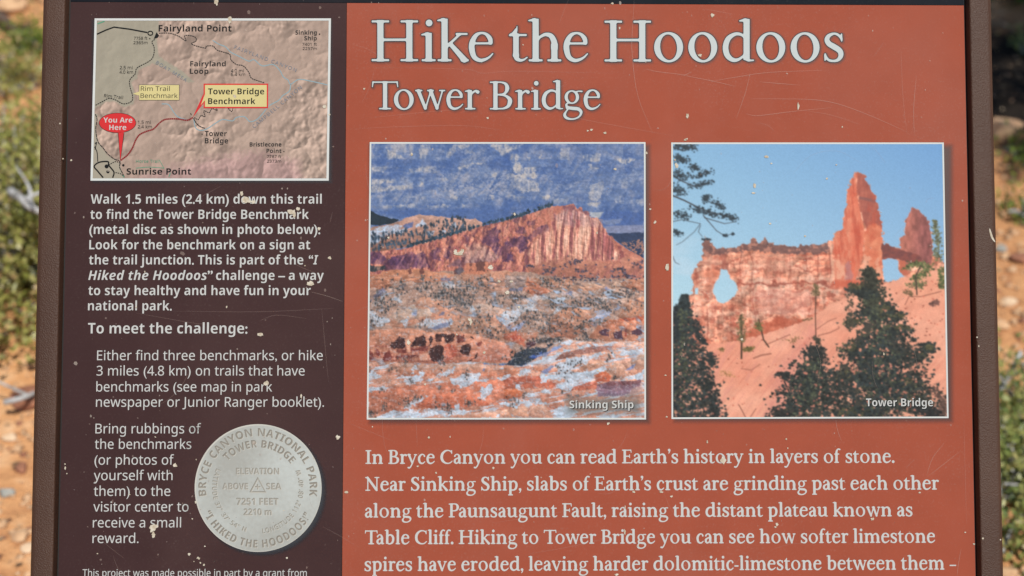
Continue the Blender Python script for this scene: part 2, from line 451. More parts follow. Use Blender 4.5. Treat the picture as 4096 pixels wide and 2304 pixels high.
def contour(F, level, x0, y0, step):
    F = F - level
    F = np.pad(F, 1, constant_values=9.0); x0 -= step; y0 -= step
    I = (F < 0).astype(int)
    C = I[:-1, :-1] + 2 * I[:-1, 1:] + 4 * I[1:, 1:] + 8 * I[1:, :-1]
    T = {1: ['BL'], 2: ['RB'], 3: ['RL'], 4: ['TR'], 5: ['TR', 'BL'], 6: ['TB'], 7: ['TL'], 8: ['LT'], 9: ['BT'], 10: ['RB', 'LT'], 11: ['RT'], 12: ['LR'], 13: ['BR'], 14: ['LB']}
    nxt = {}
    for r, c in zip(*np.nonzero((C > 0) & (C < 15))):
        key = {'B': ('h', r, c), 'T': ('h', r + 1, c), 'L': ('v', r, c), 'R': ('v', r, c + 1)}
        for s in T[C[r, c]]:
            nxt[key[s[0]]] = key[s[1]]
    def pt(k):
        if k[0] == 'h': a, b = F[k[1], k[2]], F[k[1], k[2] + 1]
        else: a, b = F[k[1], k[2]], F[k[1] + 1, k[2]]
        t = a / (a - b)
        return (x0 + (k[2] + (t if k[0] == 'h' else 0)) * step, y0 + (k[1] + (0 if k[0] == 'h' else t)) * step)
    loops = []
    while nxt:
        s = next(iter(nxt)); k = s; L = []
        while k in nxt:
            L.append(pt(k)); k = nxt.pop(k)
        L = np.array(L)
        if len(L) > 3:
            # drop points that lie on the line of their neighbours
            keep = [0]
            for i in range(1, len(L) - 1):
                a, b, c = L[keep[-1]], L[i], L[i + 1]
                cr = abs((b[0] - a[0]) * (c[1] - a[1]) - (b[1] - a[1]) * (c[0] - a[0]))
                if cr > .06 * max(np.hypot(*(c - a)), .1) or np.hypot(*(b - a)) > 25: keep.append(i)
            keep.append(len(L) - 1)
            loops.append(L[keep])
    return loops

GL = glyph_defs(15.0)
GC = {}
def glyph_loops(c, wa, wb, step, level):
    k = (c, wa, wb, step)
    if k not in GC: GC[k] = glyph_field(GL[c], wa, wb, step)
    D, x0, y0 = GC[k]
    kk = (k, level)
    if kk not in GC: GC[kk] = contour(D, level, x0, y0, step)
    return GC[kk]

def loops_mesh(loops):
    cu = bpy.data.curves.new('lettering_source', 'CURVE')
    cu.dimensions = '2D'; cu.fill_mode = 'FRONT'
    for L in loops:
        s = cu.splines.new('POLY'); s.points.add(len(L) - 1); s.use_cyclic_u = True
        s.points.foreach_set('co', np.column_stack([L, np.zeros(len(L)), np.ones(len(L))]).ravel())
    r = curve_mesh(cu)
    bpy.data.curves.remove(cu)
    return r

def glyph_ink(c):
    L = np.vstack(glyph_loops(c, 1.0, 0.0, 1.0, 0.0))
    return L[:, 0].min(), L[:, 0].max()

def serif_run(s, wa, wb, step, level=0.0, space=34):
    x = 0; loops = []; prev = None
    for c in s:
        if c == ' ':
            x += space; prev = None; continue
        lo, hi = glyph_ink(c)
        x += BEAR[c][0] + KERN.get((prev, c), 0)
        loops += [L + np.array([x - lo, 0]) for L in glyph_loops(c, wa, wb, step, level)]
        x += hi - lo + BEAR[c][1]; prev = c
    return loops

# ------------------------------------------------------------------ the prints: painted dot by dot, as a press does
class Painter:
    def __init__(self, x0, y0, x1, y1, nx, ny, seed):
        self.rng = np.random.default_rng(seed)
        self.X, self.Y = np.meshgrid(np.linspace(x0, x1, nx), np.linspace(y0, y1, ny))
        self.img = np.zeros((ny, nx, 3))
        self.px = (x1 - x0) / (nx - 1)
        self.b = (x0, y0, x1, y1)
    def noise(self, sx, sy=None, octv=4, gain=.5, ang=0.0, X=None, Y=None):
        sy = sy or sx
        X = self.X if X is None else X; Y = self.Y if Y is None else Y
        if ang:
            X, Y = X * math.cos(ang) + Y * math.sin(ang), -X * math.sin(ang) + Y * math.cos(ang)
        out = np.zeros(X.shape); amp = 1; tot = 0
        for o in range(octv):
            gx = (X - X.min()) / sx * 2 ** o; gy = (Y - Y.min()) / sy * 2 ** o
            lat = self.rng.random((int(gy.max()) + 3, int(gx.max()) + 3))
            ix, iy = gx.astype(int), gy.astype(int); fx, fy = gx - ix, gy - iy
            fx, fy = fx * fx * (3 - 2 * fx), fy * fy * (3 - 2 * fy)
            out += amp * ((lat[iy, ix] * (1 - fx) + lat[iy, ix + 1] * fx) * (1 - fy) + (lat[iy + 1, ix] * (1 - fx) + lat[iy + 1, ix + 1] * fx) * fy)
            tot += amp; amp *= gain
        return np.clip((out / tot - .5) * 1.6 + .5, 0, 1)
    def cells(self, sx, sy, X=None, Y=None):
        """Worley cells: distance to the nearest centre, to the border, and offsets"""
        X = (self.X if X is None else X) / sx; Y = (self.Y if Y is None else Y) / sy
        X = X - X.min() + 1; Y = Y - Y.min() + 1
        ix, iy = X.astype(int), Y.astype(int)
        jx = self.rng.random((iy.max() + 3, ix.max() + 3)); jy = self.rng.random(jx.shape); jv = self.rng.random(jx.shape)
        f1 = np.full(X.shape, 9.0); f2 = f1.copy(); dx = np.zeros(X.shape); dy = dx.copy(); val = dx.copy()
        for oy in (-1, 0, 1):
            for ox in (-1, 0, 1):
                cx, cy = ix + ox, iy + oy
                px, py = cx + jx[cy, cx] - X, cy + jy[cy, cx] - Y
                d = np.hypot(px, py)
                n = d < f1
                f2 = np.where(n, f1, np.minimum(f2, d)); f1 = np.where(n, d, f1)
                dx = np.where(n, -px, dx); dy = np.where(n, -py, dy); val = np.where(n, jv[cy, cx], val)
        return f1, f2 - f1, dx, dy, val
    def sd(self, pts, X=None, Y=None):
        X = self.X if X is None else X; Y = self.Y if Y is None else Y
        P = np.asarray(pts, dtype=float)
        d = np.full(X.shape, 1e9); ins = np.zeros(X.shape, dtype=bool)
        for a, b in zip(P, np.roll(P, -1, axis=0)):
            dx, dy = b - a
            t = np.clip(((X - a[0]) * dx + (Y - a[1]) * dy) / (dx * dx + dy * dy + 1e-9), 0, 1)
            d = np.minimum(d, (X - a[0] - t * dx) ** 2 + (Y - a[1] - t * dy) ** 2)
            if dy != 0:
                c = (a[1] > Y) != (b[1] > Y)
                ins ^= c & (X < a[0] + (Y - a[1]) * dx / dy)
        return np.where(ins, -1, 1) * np.sqrt(d)
    def mask(self, pts, rough=0.0, soft=None, nz=None):
        d = self.sd(pts)
        if rough:
            d = d + ((self.noise(18, octv=3) if nz is None else nz) - .5) * 2 * rough
        return np.clip(.5 - d / (soft or self.px * 1.2), 0, 1)
    def fill(self, pts, c, k=1.0, rough=0.0, soft=None, tex=None, vary=False):
        """paint one outlined patch; c is a colour or a (top, bottom) pair"""
        P = np.asarray(pts, dtype=float); soft = soft or self.px
        pad = rough + soft + self.px
        x0, y0, x1, y1 = self.b; ny, nx = self.X.shape
        i0 = max(int((P[:, 0].min() - pad - x0) / self.px), 0); i1 = min(int((P[:, 0].max() + pad - x0) / self.px) + 2, nx)
        j0 = max(int((P[:, 1].min() - pad - y0) / self.px), 0); j1 = min(int((P[:, 1].max() + pad - y0) / self.px) + 2, ny)
        if i0 >= i1 or j0 >= j1: return
        w = (slice(j0, j1), slice(i0, i1))
        d = self.sd(P, self.X[w], self.Y[w]) + self.rough[w] * 2 * rough
        m = np.clip(.5 - d / soft, 0, 1) * k
        if isinstance(c[0], tuple):
            t = np.clip((self.Y[w] - P[:, 1].min()) / max(np.ptp(P[:, 1]), 1), 0, 1)
            col = np.asarray(c[0], float) + (np.asarray(c[1], float) - np.asarray(c[0], float)) * t[..., None]
        else:
            col = np.asarray(c, float) + np.zeros(d.shape + (3,))
        if vary:
            t = np.clip((self.X[w] - P[:, 0].min()) / max(np.ptp(P[:, 0]), 1), 0, 1)
            tv = np.clip((self.Y[w] - P[:, 1].min()) / max(np.ptp(P[:, 1]), 1), 0, 1)
            col = col * (1.10 - .20 * (1 - t) - .12 * tv + .30 * self.rough[w])[..., None]
        if tex is not None: m = np.clip(m * tex[w], 0, 1)
        self.img[w] += (col - self.img[w]) * m[..., None]
    def relief(self, sx, sy, octv=5, ang=0.0, X=None, Y=None, lx=.8, ly=-.6, gain=.55):
        """light on ridges and gullies, -1 (turned away) to 1"""
        n = self.noise(sx, sy, octv, gain, ang, X, Y)
        h = 1 - np.abs(2 * n - 1)
        gy, gx = np.gradient(h)
        sh = gx * lx + gy * ly
        return np.clip(sh / (2.0 * sh.std() + 1e-9), -1, 1)
    def soften(self, s):
        k = np.exp(-.5 * (np.arange(-3, 4) / s) ** 2); k /= k.sum()
        for ax in (0, 1):
            a = np.pad(self.img, [(3, 3) if i == ax else (0, 0) for i in range(3)], mode='edge')
            n = self.img.shape[ax]
            self.img = sum(k[j] * np.take(a, range(j, j + n), axis=ax) for j in range(7))
    def line(self, pts, w, w2=None):
        P = np.asarray(pts, dtype=float)
        d = np.full(self.X.shape, 1e9); k = max(len(P) - 1, 1)
        for i, (a, b) in enumerate(zip(P[:-1], P[1:])):
            wa = w + ((w2 or w) - w) * i / k; wb = w + ((w2 or w) - w) * (i + 1) / k
            d = np.minimum(d, seg_d(self.X, self.Y, (*a, wa), (*b, wb)))
        return np.clip(.5 - d / (self.px * 1.2), 0, 1)
    def put(self, m, c):
        c = np.asarray(c, dtype=float)
        self.img += (c - self.img) * m[..., None]
    def shade(self, m, k):
        self.img *= 1 + (k - 1) * m[..., None]
    def blobs(self, spots, c, cvar=0.0, rough=.16):
        """many small irregular dabs: (x, y, rx, ry)"""
        x0, y0, x1, y1 = self.b
        ny, nx = self.X.shape
        for (x, y, rx, ry) in spots:
            i0 = max(int((x - x0 - rx * 1.5) / self.px), 0); i1 = min(int((x - x0 + rx * 1.5) / self.px) + 2, nx)
            j0 = max(int((y - y0 - ry * 1.5) / self.px), 0); j1 = min(int((y - y0 + ry * 1.5) / self.px) + 2, ny)
            if i0 >= i1 or j0 >= j1: continue
            X = self.X[j0:j1, i0:i1] - x; Y = self.Y[j0:j1, i0:i1] - y
            a = np.arctan2(Y / ry, X / rx); ph = self.rng.random(2) * 6.28
            r = np.hypot(X / rx, Y / ry) * (1 + rough * np.sin(3 * a + ph[0]) + rough * .6 * np.sin(5 * a + ph[1]))
            m = np.clip((1 - r) * min(rx, ry) / self.px * .6 + .5, 0, 1)[..., None]
            cc = np.asarray(c, dtype=float) * (1 + cvar * (self.rng.random() - .5) * 2)
            self.img[j0:j1, i0:i1] += (cc - self.img[j0:j1, i0:i1]) * m
    def clouds_of(self, pts, n, r, spread, c, cvar=.3):
        """leaf clumps along a line"""
        P = np.asarray(pts, dtype=float); sp = []
        for _ in range(int(n * 2.1)):
            k = self.rng.random() * (len(P) - 1); i = int(k); t = k - i
            q = P[i] * (1 - t) + P[min(i + 1, len(P) - 1)] * t
            s = spread if np.isscalar(spread) else np.interp(k, range(len(P)), spread)
            rr = r * (.35 + .8 * self.rng.random()) * .52
            sp.append((q[0] + self.rng.normal() * s, q[1] + self.rng.normal() * s * .6, rr, rr * (.6 + .5 * self.rng.random())))
        self.blobs(sp, c, cvar)

def lerp(a, b, t):
    return np.asarray(a, float) + (np.asarray(b, float) - np.asarray(a, float)) * t[..., None]

def paint_ridge():
    """the photograph at the left: a red ridge under far blue cliffs, snow on the hills in front"""
    p = Painter(46, 38, 1404, 1394, 440, 440, 11)
    X, Y, rng = p.X, p.Y, p.rng
    q = .4832
    tl = lambda P: [(36.85 + x * q, 24.6 + y * q) for x, y in P]
    tr = lambda P: [(712.4 + x * q, 24.6 + y * q) for x, y in P]
    bl = lambda P: [(36.85 + x * q, 700.1 + y * q) for x, y in P]
    br = lambda P: [(712.4 + x * q, 700.1 + y * q) for x, y in P]
    p.rough = p.noise(26, 22, 4, .65) - .5
    fine = p.noise(11, 10, 3, .7); vert = p.noise(9, 34, 3, .65); diag = p.noise(12, 90, 3, .55, ang=.8); flat = p.noise(60, 9, 3, .6); grain = p.noise(7, 7, 2, .7); dgr = p.noise(12, 46, 3, .65, ang=.7)
    # ---- far cliffs
    p.img[:] = lerp((90, 116, 164), (124, 143, 177), p.noise(240, 60, 5, .55))
    wd = np.clip((p.noise(200, 120, 3) - .35) * 3, 0, 1); diag2 = p.noise(14, 60, 3, .6, ang=-.6)
    r1 = p.relief(60, 150, 3, .6, gain=.4); r2 = p.relief(170, 70, 3, -.2, gain=.42); cl_ = np.clip(r1 * .7 + r2 * .5, -1, 1)
    p.put(np.clip(cl_ * 1.6 - .12, 0, 1) * .60, (164, 166, 182)); p.put(np.clip(-cl_ * 1.6 - .1, 0, 1) * .55, (68, 97, 152)); p.put(np.clip((flat - .55) * 5, 0, 1) * .25, (60, 92, 152))
    p.put(np.clip((p.noise(44, 20, 4, .7) * .6 + fine * .5 - .66) * 8, 0, 1) * .25, (172, 170, 176)); p.put(np.clip((p.noise(150, 46, 3, .5) - .5) * 4, 0, 1) * .3, (66, 96, 150))
    p.put(np.clip((fine - .6) * 5, 0, 1) * .10, (146, 152, 172))
    pale = (192, 186, 182)
    for P, k in ((tl([(190, 90), (260, 130), (380, 200), (210, 205)]), .9), (tl([(240, 40), (400, 40), (380, 130), (260, 120)]), .6), (tl([(430, 60), (465, 60), (460, 165), (430, 160)]), .7), (tl([(540, 60), (640, 60), (610, 160), (580, 200), (500, 200), (520, 150)]), .75), (tl([(820, 90), (900, 60), (870, 170), (790, 190)]), .8), (tl([(910, 50), (1060, 50), (960, 100)]), .75),
                 (tl([(40, 285), (180, 285), (160, 340), (60, 325)]), .95), (tl([(190, 285), (330, 285), (330, 300), (190, 300)]), .5), (tl([(420, 300), (560, 285), (700, 280), (715, 345), (540, 330), (430, 345)]), .9), (tl([(720, 278), (800, 272), (780, 297)]), .7), (tl([(920, 285), (1060, 235), (1190, 240), (1050, 272), (930, 308)]), .95), (tl([(40, 405), (270, 405), (290, 440), (40, 462)]), .85), (tl([(40, 480), (380, 470), (460, 450), (450, 492), (280, 520), (40, 538)]), .9), (tl([(530, 415), (590, 440), (540, 482)]), .9),
                 (tl([(1250, 50), (1449, 50), (1449, 140), (1360, 168), (1300, 110)]), .9), (tl([(1000, 105), (1110, 130), (1090, 152), (1000, 142)]), .6), (tl([(1250, 340), (1310, 345), (1300, 382), (1250, 378)]), .9), (tl([(1230, 572), (1290, 568), (1280, 612), (1230, 608)]), .9), (tl([(850, 568), (925, 590), (900, 618), (850, 602)]), .9), (tl([(270, 675), (480, 655), (500, 692), (280, 692)]), .85), (tl([(610, 678), (800, 668), (855, 680), (800, 697), (620, 697)]), .95), (tl([(960, 658), (1000, 665), (1000, 692), (970, 690)]), .9), (tl([(160, 680), (240, 660), (250, 700), (160, 705)]), .5), (tl([(540, 590), (600, 580), (590, 610)]), .6), (tl([(760, 395), (830, 400), (820, 430), (770, 430)]), .6),
                 (tr([(0, 60), (180, 50), (100, 110), (0, 150)]), .85), (tr([(40, 150), (120, 140), (180, 180), (100, 245), (40, 205)]), .85), (tr([(205, 170), (272, 180), (240, 222)]), .8), (tr([(330, 185), (372, 148), (350, 232)]), .8), (tr([(80, 300), (140, 235), (190, 285), (320, 280), (315, 392), (220, 402), (100, 352)]), 1.0), (tr([(0, 335), (120, 360), (340, 445), (345, 535), (180, 545), (40, 485)]), .85), (tr([(20, 580), (200, 585), (150, 645)]), .75), (tr([(365, 568), (458, 578), (445, 612), (370, 602)]), 1.0), (tr([(560, 90), (660, 88), (650, 205), (570, 205)]), .6), (tr([(760, 160), (975, 148), (965, 222), (830, 222)]), .7), (tr([(1135, 198), (1325, 203), (1230, 254), (1180, 242)]), 1.0), (tr([(860, 265), (955, 300), (880, 297)]), .8),
                 (tr([(870, 470), (1000, 430), (1000, 560), (930, 645), (840, 600)]), .65), (tr([(830, 648), (965, 640), (930, 692), (840, 672)]), .8), (tr([(1110, 570), (1215, 568), (1210, 652), (1130, 652)]), .45), (tr([(1320, 620), (1392, 618), (1382, 672)]), .6), (tr([(500, 620), (640, 620), (640, 660), (500, 655)]), .6), (tr([(1180, 420), (1260, 400), (1240, 520), (1190, 500)]), .35)):
        p.fill(P, pale, k, 9, 7, tex=np.clip(.62 + .30 * cl_ + 1.3 * (vert * .6 + fine * .3 - .42), .1, 1.0), vary=False)
    for P, k in ((tl([(840, 345), (1449, 330), (1449, 600), (1250, 560), (1000, 600), (700, 520)]), .42), (tl([(60, 540), (500, 520), (640, 640), (60, 660)]), .22), (tr([(540, 440), (700, 430), (620, 560), (480, 620)]), .3), (tl([(900, 120), (1200, 110), (1190, 230), (960, 250)]), .3)):
        p.fill(P, (168, 168, 178), k, 30, 40, tex=np.clip((diag * .6 + fine * .5 - .38) * 4, 0, 1.6))
    for P, k in ((tl([(790, 205), (880, 130), (960, 120), (1000, 170), (900, 260), (800, 330), (600, 330), (760, 260)]), .5), (tl([(1200, 232), (1360, 172), (1449, 138), (1449, 318), (1260, 318)]), .8), (tr([(0, 152), (180, 62), (250, 60), (200, 150), (40, 150), (60, 240), (0, 290)]), .7), (tr([(350, 280), (560, 215), (700, 250), (560, 340), (400, 345)]), .4), (tl([(40, 205), (480, 205), (760, 235), (700, 262), (40, 270)]), .6), (tl([(170, 300), (400, 300), (410, 350), (180, 345)]), .5), (tl([(40, 345), (700, 350), (760, 390), (540, 400), (300, 400), (40, 398)]), .55), (tl([(300, 545), (620, 480), (800, 440), (760, 470), (480, 560)]), .55), (tr([(0, 600), (360, 620), (480, 640), (480, 670), (0, 800)]), .55), (tr([(1000, 690), (1410, 680), (1410, 760), (1020, 740)]), .5), (tr([(700, 560), (830, 540), (820, 620), (700, 620)]), .4)):
        p.fill(P, (62, 93, 152), k * .8, 9, 14)
    p.fill(tl([(40, 720), (1449, 700), (1449, 800), (1180, 870), (700, 800), (330, 800), (40, 760)]), (76, 104, 158), .8, 6, 22, tex=.8 + .4 * flat)
    p.fill(tr([(860, 745), (1008, 743), (970, 802), (880, 792)]), (172, 178, 186), .95, 3, 4)
    p.fill(tr([(965, 806), (1012, 740), (1410, 742), (1410, 890), (1010, 900)]), (72, 100, 158), .8, 5, 8); p.fill(tr([(980, 825), (1190, 808), (1170, 850), (1030, 885)]), (126, 140, 172), .8, 5, 8)
    p.fill(tr([(1000, 885), (1412, 872), (1412, 960), (1040, 958)]), (134, 142, 172), .9, 4, 8)
    p.fill(tr([(1035, 957), (1412, 952), (1412, 1240), (1250, 1120)]), (46, 62, 92), .95, 5, 5); p.fill(tr([(1180, 1060), (1412, 1000), (1412, 1210), (1280, 1140)]), (168, 122, 108), .9, 8, 6, tex=np.clip((fine - .4) * 5, 0, 1))
    # ---- hills at the left behind the ridge
    p.fill(tl([(20, 905), (300, 850), (420, 790), (510, 768), (640, 775), (800, 795), (960, 805), (1100, 815), (1180, 850), (1160, 900), (700, 1040), (20, 1180)]), ((196, 158, 142), (176, 124, 108)), 1, 5, 4, tex=None, vary=True)
    for P in ([(20, 930), (200, 880), (360, 880), (300, 960), (20, 1040)], [(480, 880), (560, 820), (590, 870), (500, 900)], [(280, 940), (440, 880), (470, 900), (300, 980)], [(750, 940), (800, 910), (790, 960)], [(870, 870), (900, 850), (900, 900)], [(20, 1030), (140, 1000), (120, 1060), (20, 1060)], [(600, 950), (700, 930), (640, 990)]):
        p.fill(tl(P), (182, 200, 222), .95, 9, 5, tex=.4 + .8 * fine)
    p.fill(tl([(360, 870), (480, 830), (470, 890), (400, 930)]), (84, 104, 156), .8, 8, 6)
    p.blobs([(x, y, rng.uniform(3, 6), rng.uniform(4, 10)) for x, y in tl([(rng.uniform(40, 1000), 0) for _ in range(230)]) for y in [24.6 + q * (np.interp(x, [40, 300, 500], [1080, 1020, 960]) - rng.uniform(-60, 130) - max(0, (x - 250)) * .25)]], (58, 74, 90), .35)
    p.fill(tl([(20, 730), (60, 735), (150, 780), (320, 825), (240, 860), (130, 880), (20, 870)]), (40, 54, 66), 1, 4, 4)
    # ---- the ridge
    top_l = [(0, 1150), (130, 1145), (420, 1105), (700, 1025), (900, 968), (1150, 890), (1449, 818)]
    top_r = [(300, 745), (480, 680), (600, 682), (640, 668), (700, 656), (722, 690), (738, 712), (760, 684), (785, 692), (792, 740), (820, 728), (850, 733), (862, 800), (900, 796), (950, 815), (1010, 910), (1050, 970), (1120, 1030), (1250, 1120), (1400, 1200), (1449, 1230), (1449, 1480), (0, 1480)]
    ridge = tl(top_l) + tr(top_r) + tl([(0, 1400)])
    p.fill(ridge, (192, 122, 104), 1, 4, 3)
    m = p.mask(ridge, 4, 3, p.rough + .5)
    slab_ = np.clip((dgr - .5) * 5, 0, 1); p.put(m * slab_ * .72 * np.clip((900 - X) / 200, 0, 1), (138, 82, 88)); p.put(m * np.clip((vert - .55) * 5, 0, 1) * .5, (214, 160, 138)); p.put(m * np.clip((fine - .6) * 5, 0, 1) * .35, (128, 78, 84))
    sh = (86, 60, 90)
    for P, k in ((tl([(20, 1150), (150, 1160), (200, 1232), (330, 1190), (470, 1158), (560, 1158), (620, 1200), (632, 1302), (400, 1312), (20, 1270)]), .85), (tl([(650, 1108), (752, 1108), (742, 1232), (650, 1240)]), .6), (tl([(760, 1182), (842, 1100), (832, 1232)]), .7), (tl([(1138, 1042), (1282, 898), (1340, 940), (1352, 1120), (1320, 1182), (1230, 1080)]), .85), (tl([(1000, 985), (1040, 985), (1040, 1060), (1000, 1050)]), .5),
                 (tr([(0, 1062), (100, 1000), (182, 978), (242, 1010), (222, 1122), (160, 1152), (100, 1090)]), .85), (tr([(0, 1150), (60, 1150), (100, 1262), (0, 1232)]), .9), (tr([(250, 1000), (330, 880), (432, 868), (462, 940), (400, 1032), (340, 970), (262, 1060)]), .6), (tr([(150, 900), (202, 908), (200, 962), (120, 962)]), .6), (tr([(228, 842), (322, 808), (302, 872), (250, 882)]), .6), (tr([(80, 800), (140, 800), (140, 840), (80, 830)]), .5), (tr([(600, 690), (720, 660), (720, 740), (660, 760), (610, 740)]), .55), (tr([(735, 690), (850, 735), (850, 790), (770, 760)]), .45), (tl([(1260, 1110), (1449, 1080), (1449, 1200), (1380, 1240), (1300, 1180)]), .55)):
        p.fill(P, sh, k, 13, 6, tex=.55 + .75 * dgr)
    p.fill(tl([(1000, 1082), (1100, 1060), (1200, 1078), (1342, 1190), (1280, 1252), (1000, 1292), (960, 1190)]), ((196, 152, 134), (158, 136, 140)), .8, 11, 16, tex=.75 + .4 * vert); p.fill(tl([(820, 1292), (900, 1230), (940, 1215), (972, 1292)]), (104, 88, 112), .6, 9, 9); p.fill(tl([(960, 1200), (1000, 1200), (995, 1250), (960, 1250)]), (110, 72, 76), .8, 5, 5)
    p.fill(tl([(20, 1285), (200, 1290), (212, 1335), (20, 1345)]), (46, 58, 66), .9, 8, 5); p.fill(tl([(205, 1282), (440, 1290), (450, 1345), (220, 1345)]), (122, 84, 102), .9, 5, 5)
    fl = p.relief(60, 150, 4, .62, gain=.45); fl2 = p.relief(30, 46, 4, .3)
    rm = m * np.clip((960 - X) / 120, 0, 1)
    p.img *= (1 + rm * (.20 * fl + .14 * fl2))[..., None]; p.put(rm * np.clip(-fl * 1.6 - .5, 0, 1) * .6, (104, 64, 84)); p.put(rm * np.clip(fl * 1.5 - .6, 0, 1) * .5, (220, 160, 132))
    # lit columns of the prow
    prow = tr([(240, 1160), (330, 1000), (470, 900), (500, 770), (640, 740), (720, 720), (860, 790), (960, 830), (1100, 1060), (1180, 1240), (900, 1240), (600, 1240), (300, 1290)])
    cols = p.noise(17, 170, 4, .6, ang=.05); cols2 = p.noise(9, 100, 3, .6, ang=.08)
    p.fill(prow, (222, 164, 140), .85, 12, 16); pm = p.mask(prow, 12, 14, p.rough + .5)
    p.put(pm * np.clip((cols - .54) * 7, 0, 1) * .8, (140, 80, 86)); p.put(pm * np.clip((cols2 - .6) * 7, 0, 1) * .5, (168, 96, 90)); p.put(pm * np.clip((.42 - cols) * 7, 0, 1) * .75, (234, 190, 168)); p.put(pm * np.clip((vert * .6 + fine * .5 - .62) * 7, 0, 1) * np.clip((430 - Y) / 60, 0, 1) * .6, (206, 194, 192))
    p.fill(tr([(500, 780), (620, 720), (720, 720), (860, 800), (950, 830), (990, 900), (760, 880), (540, 860)]), (176, 142, 146), .5, 12, 14, tex=.5 + .8 * vert)
    p.fill(tr([(1140, 1080), (1190, 1090), (1205, 1200), (1180, 1210)]), (134, 72, 78), .7, 8, 7); p.fill(tr([(940, 1170), (975, 1180), (965, 1215)]), (120, 66, 76), .7, 5, 5); p.fill(tr([(720, 820), (765, 830), (760, 900), (730, 890)]), (158, 88, 88), .7, 5, 6)
    pv = p.relief(34, 240, 5, .05, ly=0.0, lx=1.0); pv2 = p.relief(60, 40, 4)
    p.img *= (1 + pm * (.20 * pv + .10 * pv2))[..., None]; p.put(pm * np.clip(-pv * 1.5 - .6, 0, 1) * .55, (140, 84, 90))
    tal = tr([(240, 1290), (420, 1240), (700, 1200), (900, 1240), (1170, 1270), (1300, 1180), (1449, 1230), (1449, 1440), (900, 1440), (240, 1400)])
    p.fill(tal, ((206, 146, 122), (184, 120, 102)), .8, 8, 16, vary=True); tm = p.mask(tal, 6, 12, p.rough + .5); p.put(tm * np.clip((dgr - .56) * 6, 0, 1) * .5, (148, 92, 92))
    for cx, cy, n, s in ((640, 1260, 14, 60), (760, 1240, 14, 26), (820, 1340, 8, 20), (440, 1330, 24, 50), (1180, 1320, 14, 34), (1230, 1380, 16, 30), (1360, 1280, 20, 50), (270, 1290, 10, 20), (1000, 1330, 14, 120), (740, 1340, 8, 20)):
        p.blobs([(x, y, rng.uniform(2.5, 5.5), rng.uniform(2.5, 5)) for x, y in tr([(cx + rng.normal() * s, cy + rng.normal() * s * .5) for _ in range(n)])], (78, 72, 88), .3)
    edge = tl(top_l[2:]) + tr(top_r[:2])
    for i in range(150):
        k = rng.uniform(0, len(edge) - 1.001); a, b = np.array(edge[int(k)]), np.array(edge[int(k) + 1]); c = a + (b - a) * (k % 1)
        p.blobs([(c[0] + rng.normal() * 3, c[1] - 5 - abs(rng.normal()) * 5, rng.uniform(3, 7), rng.uniform(4, 9))], (48, 68, 84), .3)
    # ---- broken country: upper half
    up = bl([(0, 1449 - 1449 + 10), (400, -40), (900, -60), (1400, -60)]) + br([(0, -60), (240, -40), (600, 20), (1449, 20), (1449, 700), (0, 900)]) + bl([(1449, 880), (0, 880)])
    p.fill(up, (178, 143, 127), 1, 6, 5)
    um = p.mask(up, 6, 5, p.rough + .5); p.put(um * np.clip((dgr - .5) * 4, 0, 1) * .4, (140, 104, 96)); p.put(um * np.clip((fine - .58) * 5, 0, 1) * .3, (206, 166, 142))
    scrub = np.clip((p.noise(20, 12, 4, .7, ang=-.3) - .52) * 7, 0, 1) * um; p.put(scrub * .3, (104, 94, 92)); p.put(np.clip((grain * .5 + fine * .5 - .56) * 8, 0, 1) * um * .2, (88, 82, 84)); p.put(np.clip((dgr - .6) * 6, 0, 1) * um * .5, (206, 178, 160))
    O, T, W = (204, 140, 110), (186, 138, 114), (204, 184, 170)
    for P, c in ((bl([(0, 10), (180, -60), (480, -80), (900, -20), (880, 40), (600, 60), (300, 40), (200, 130), (0, 110)]), ((208, 144, 112), (190, 124, 98))), (bl([(900, -40), (1230, -60), (1449, -60), (1449, 130), (1250, 160), (1000, 60)]), ((200, 142, 116), (176, 132, 114))),
                 (br([(0, -10), (225, -10), (200, 85), (0, 125)]), ((170, 146, 138), (150, 130, 126))), (br([(185, 140), (232, 5), (335, 68), (470, 152), (300, 195)]), ((206, 132, 104), (186, 112, 88))), (br([(230, 20), (700, 30), (650, 130), (430, 110)]), ((190, 134, 108), (176, 126, 104))),
                 (bl([(180, 460), (490, 268), (590, 195), (760, 250), (1010, 400), (880, 460), (560, 460), (300, 540)]), ((212, 158, 132), (194, 134, 110))), (bl([(225, 405), (480, 285), (525, 340), (700, 318), (655, 395), (500, 415), (340, 475)]), (W, (184, 150, 132))), (bl([(1030, 375), (1080, 288), (1180, 268), (1400, 330), (1449, 400), (1449, 520), (1200, 440)]), (W, (208, 134, 106))),
                 (br([(330, 215), (520, 138), (700, 148), (810, 190), (600, 245), (420, 265)]), ((166, 150, 148), (184, 158, 142))), (br([(640, 105), (950, 58), (1040, 82), (900, 145), (700, 150)]), ((202, 168, 146), (196, 138, 112))), (br([(1040, 102), (1130, 45), (1230, 92), (1100, 125)]), ((206, 172, 150), (190, 146, 124))), (br([(1180, 60), (1300, 18), (1449, 15), (1449, 180), (1250, 125)]), ((200, 136, 108), (176, 112, 90))), (br([(1140, 420), (1250, 250), (1449, 180), (1449, 430), (1200, 460)]), ((210, 152, 122), (186, 130, 106))),
                 (br([(370, 540), (520, 380), (620, 308), (780, 262), (870, 350), (910, 490), (700, 620), (480, 620)]), ((198, 144, 116), (182, 120, 98))), (bl([(750, 570), (900, 450), (1050, 415), (1250, 440), (1449, 540), (1449, 720), (1150, 640)]), ((188, 140, 116), (170, 124, 106))), (br([(0, 500), (160, 560), (330, 560), (330, 640), (0, 640)]), ((190, 140, 116), (180, 120, 100)))):
        p.fill(P, c, .95, 7, 5, tex=None, vary=True)
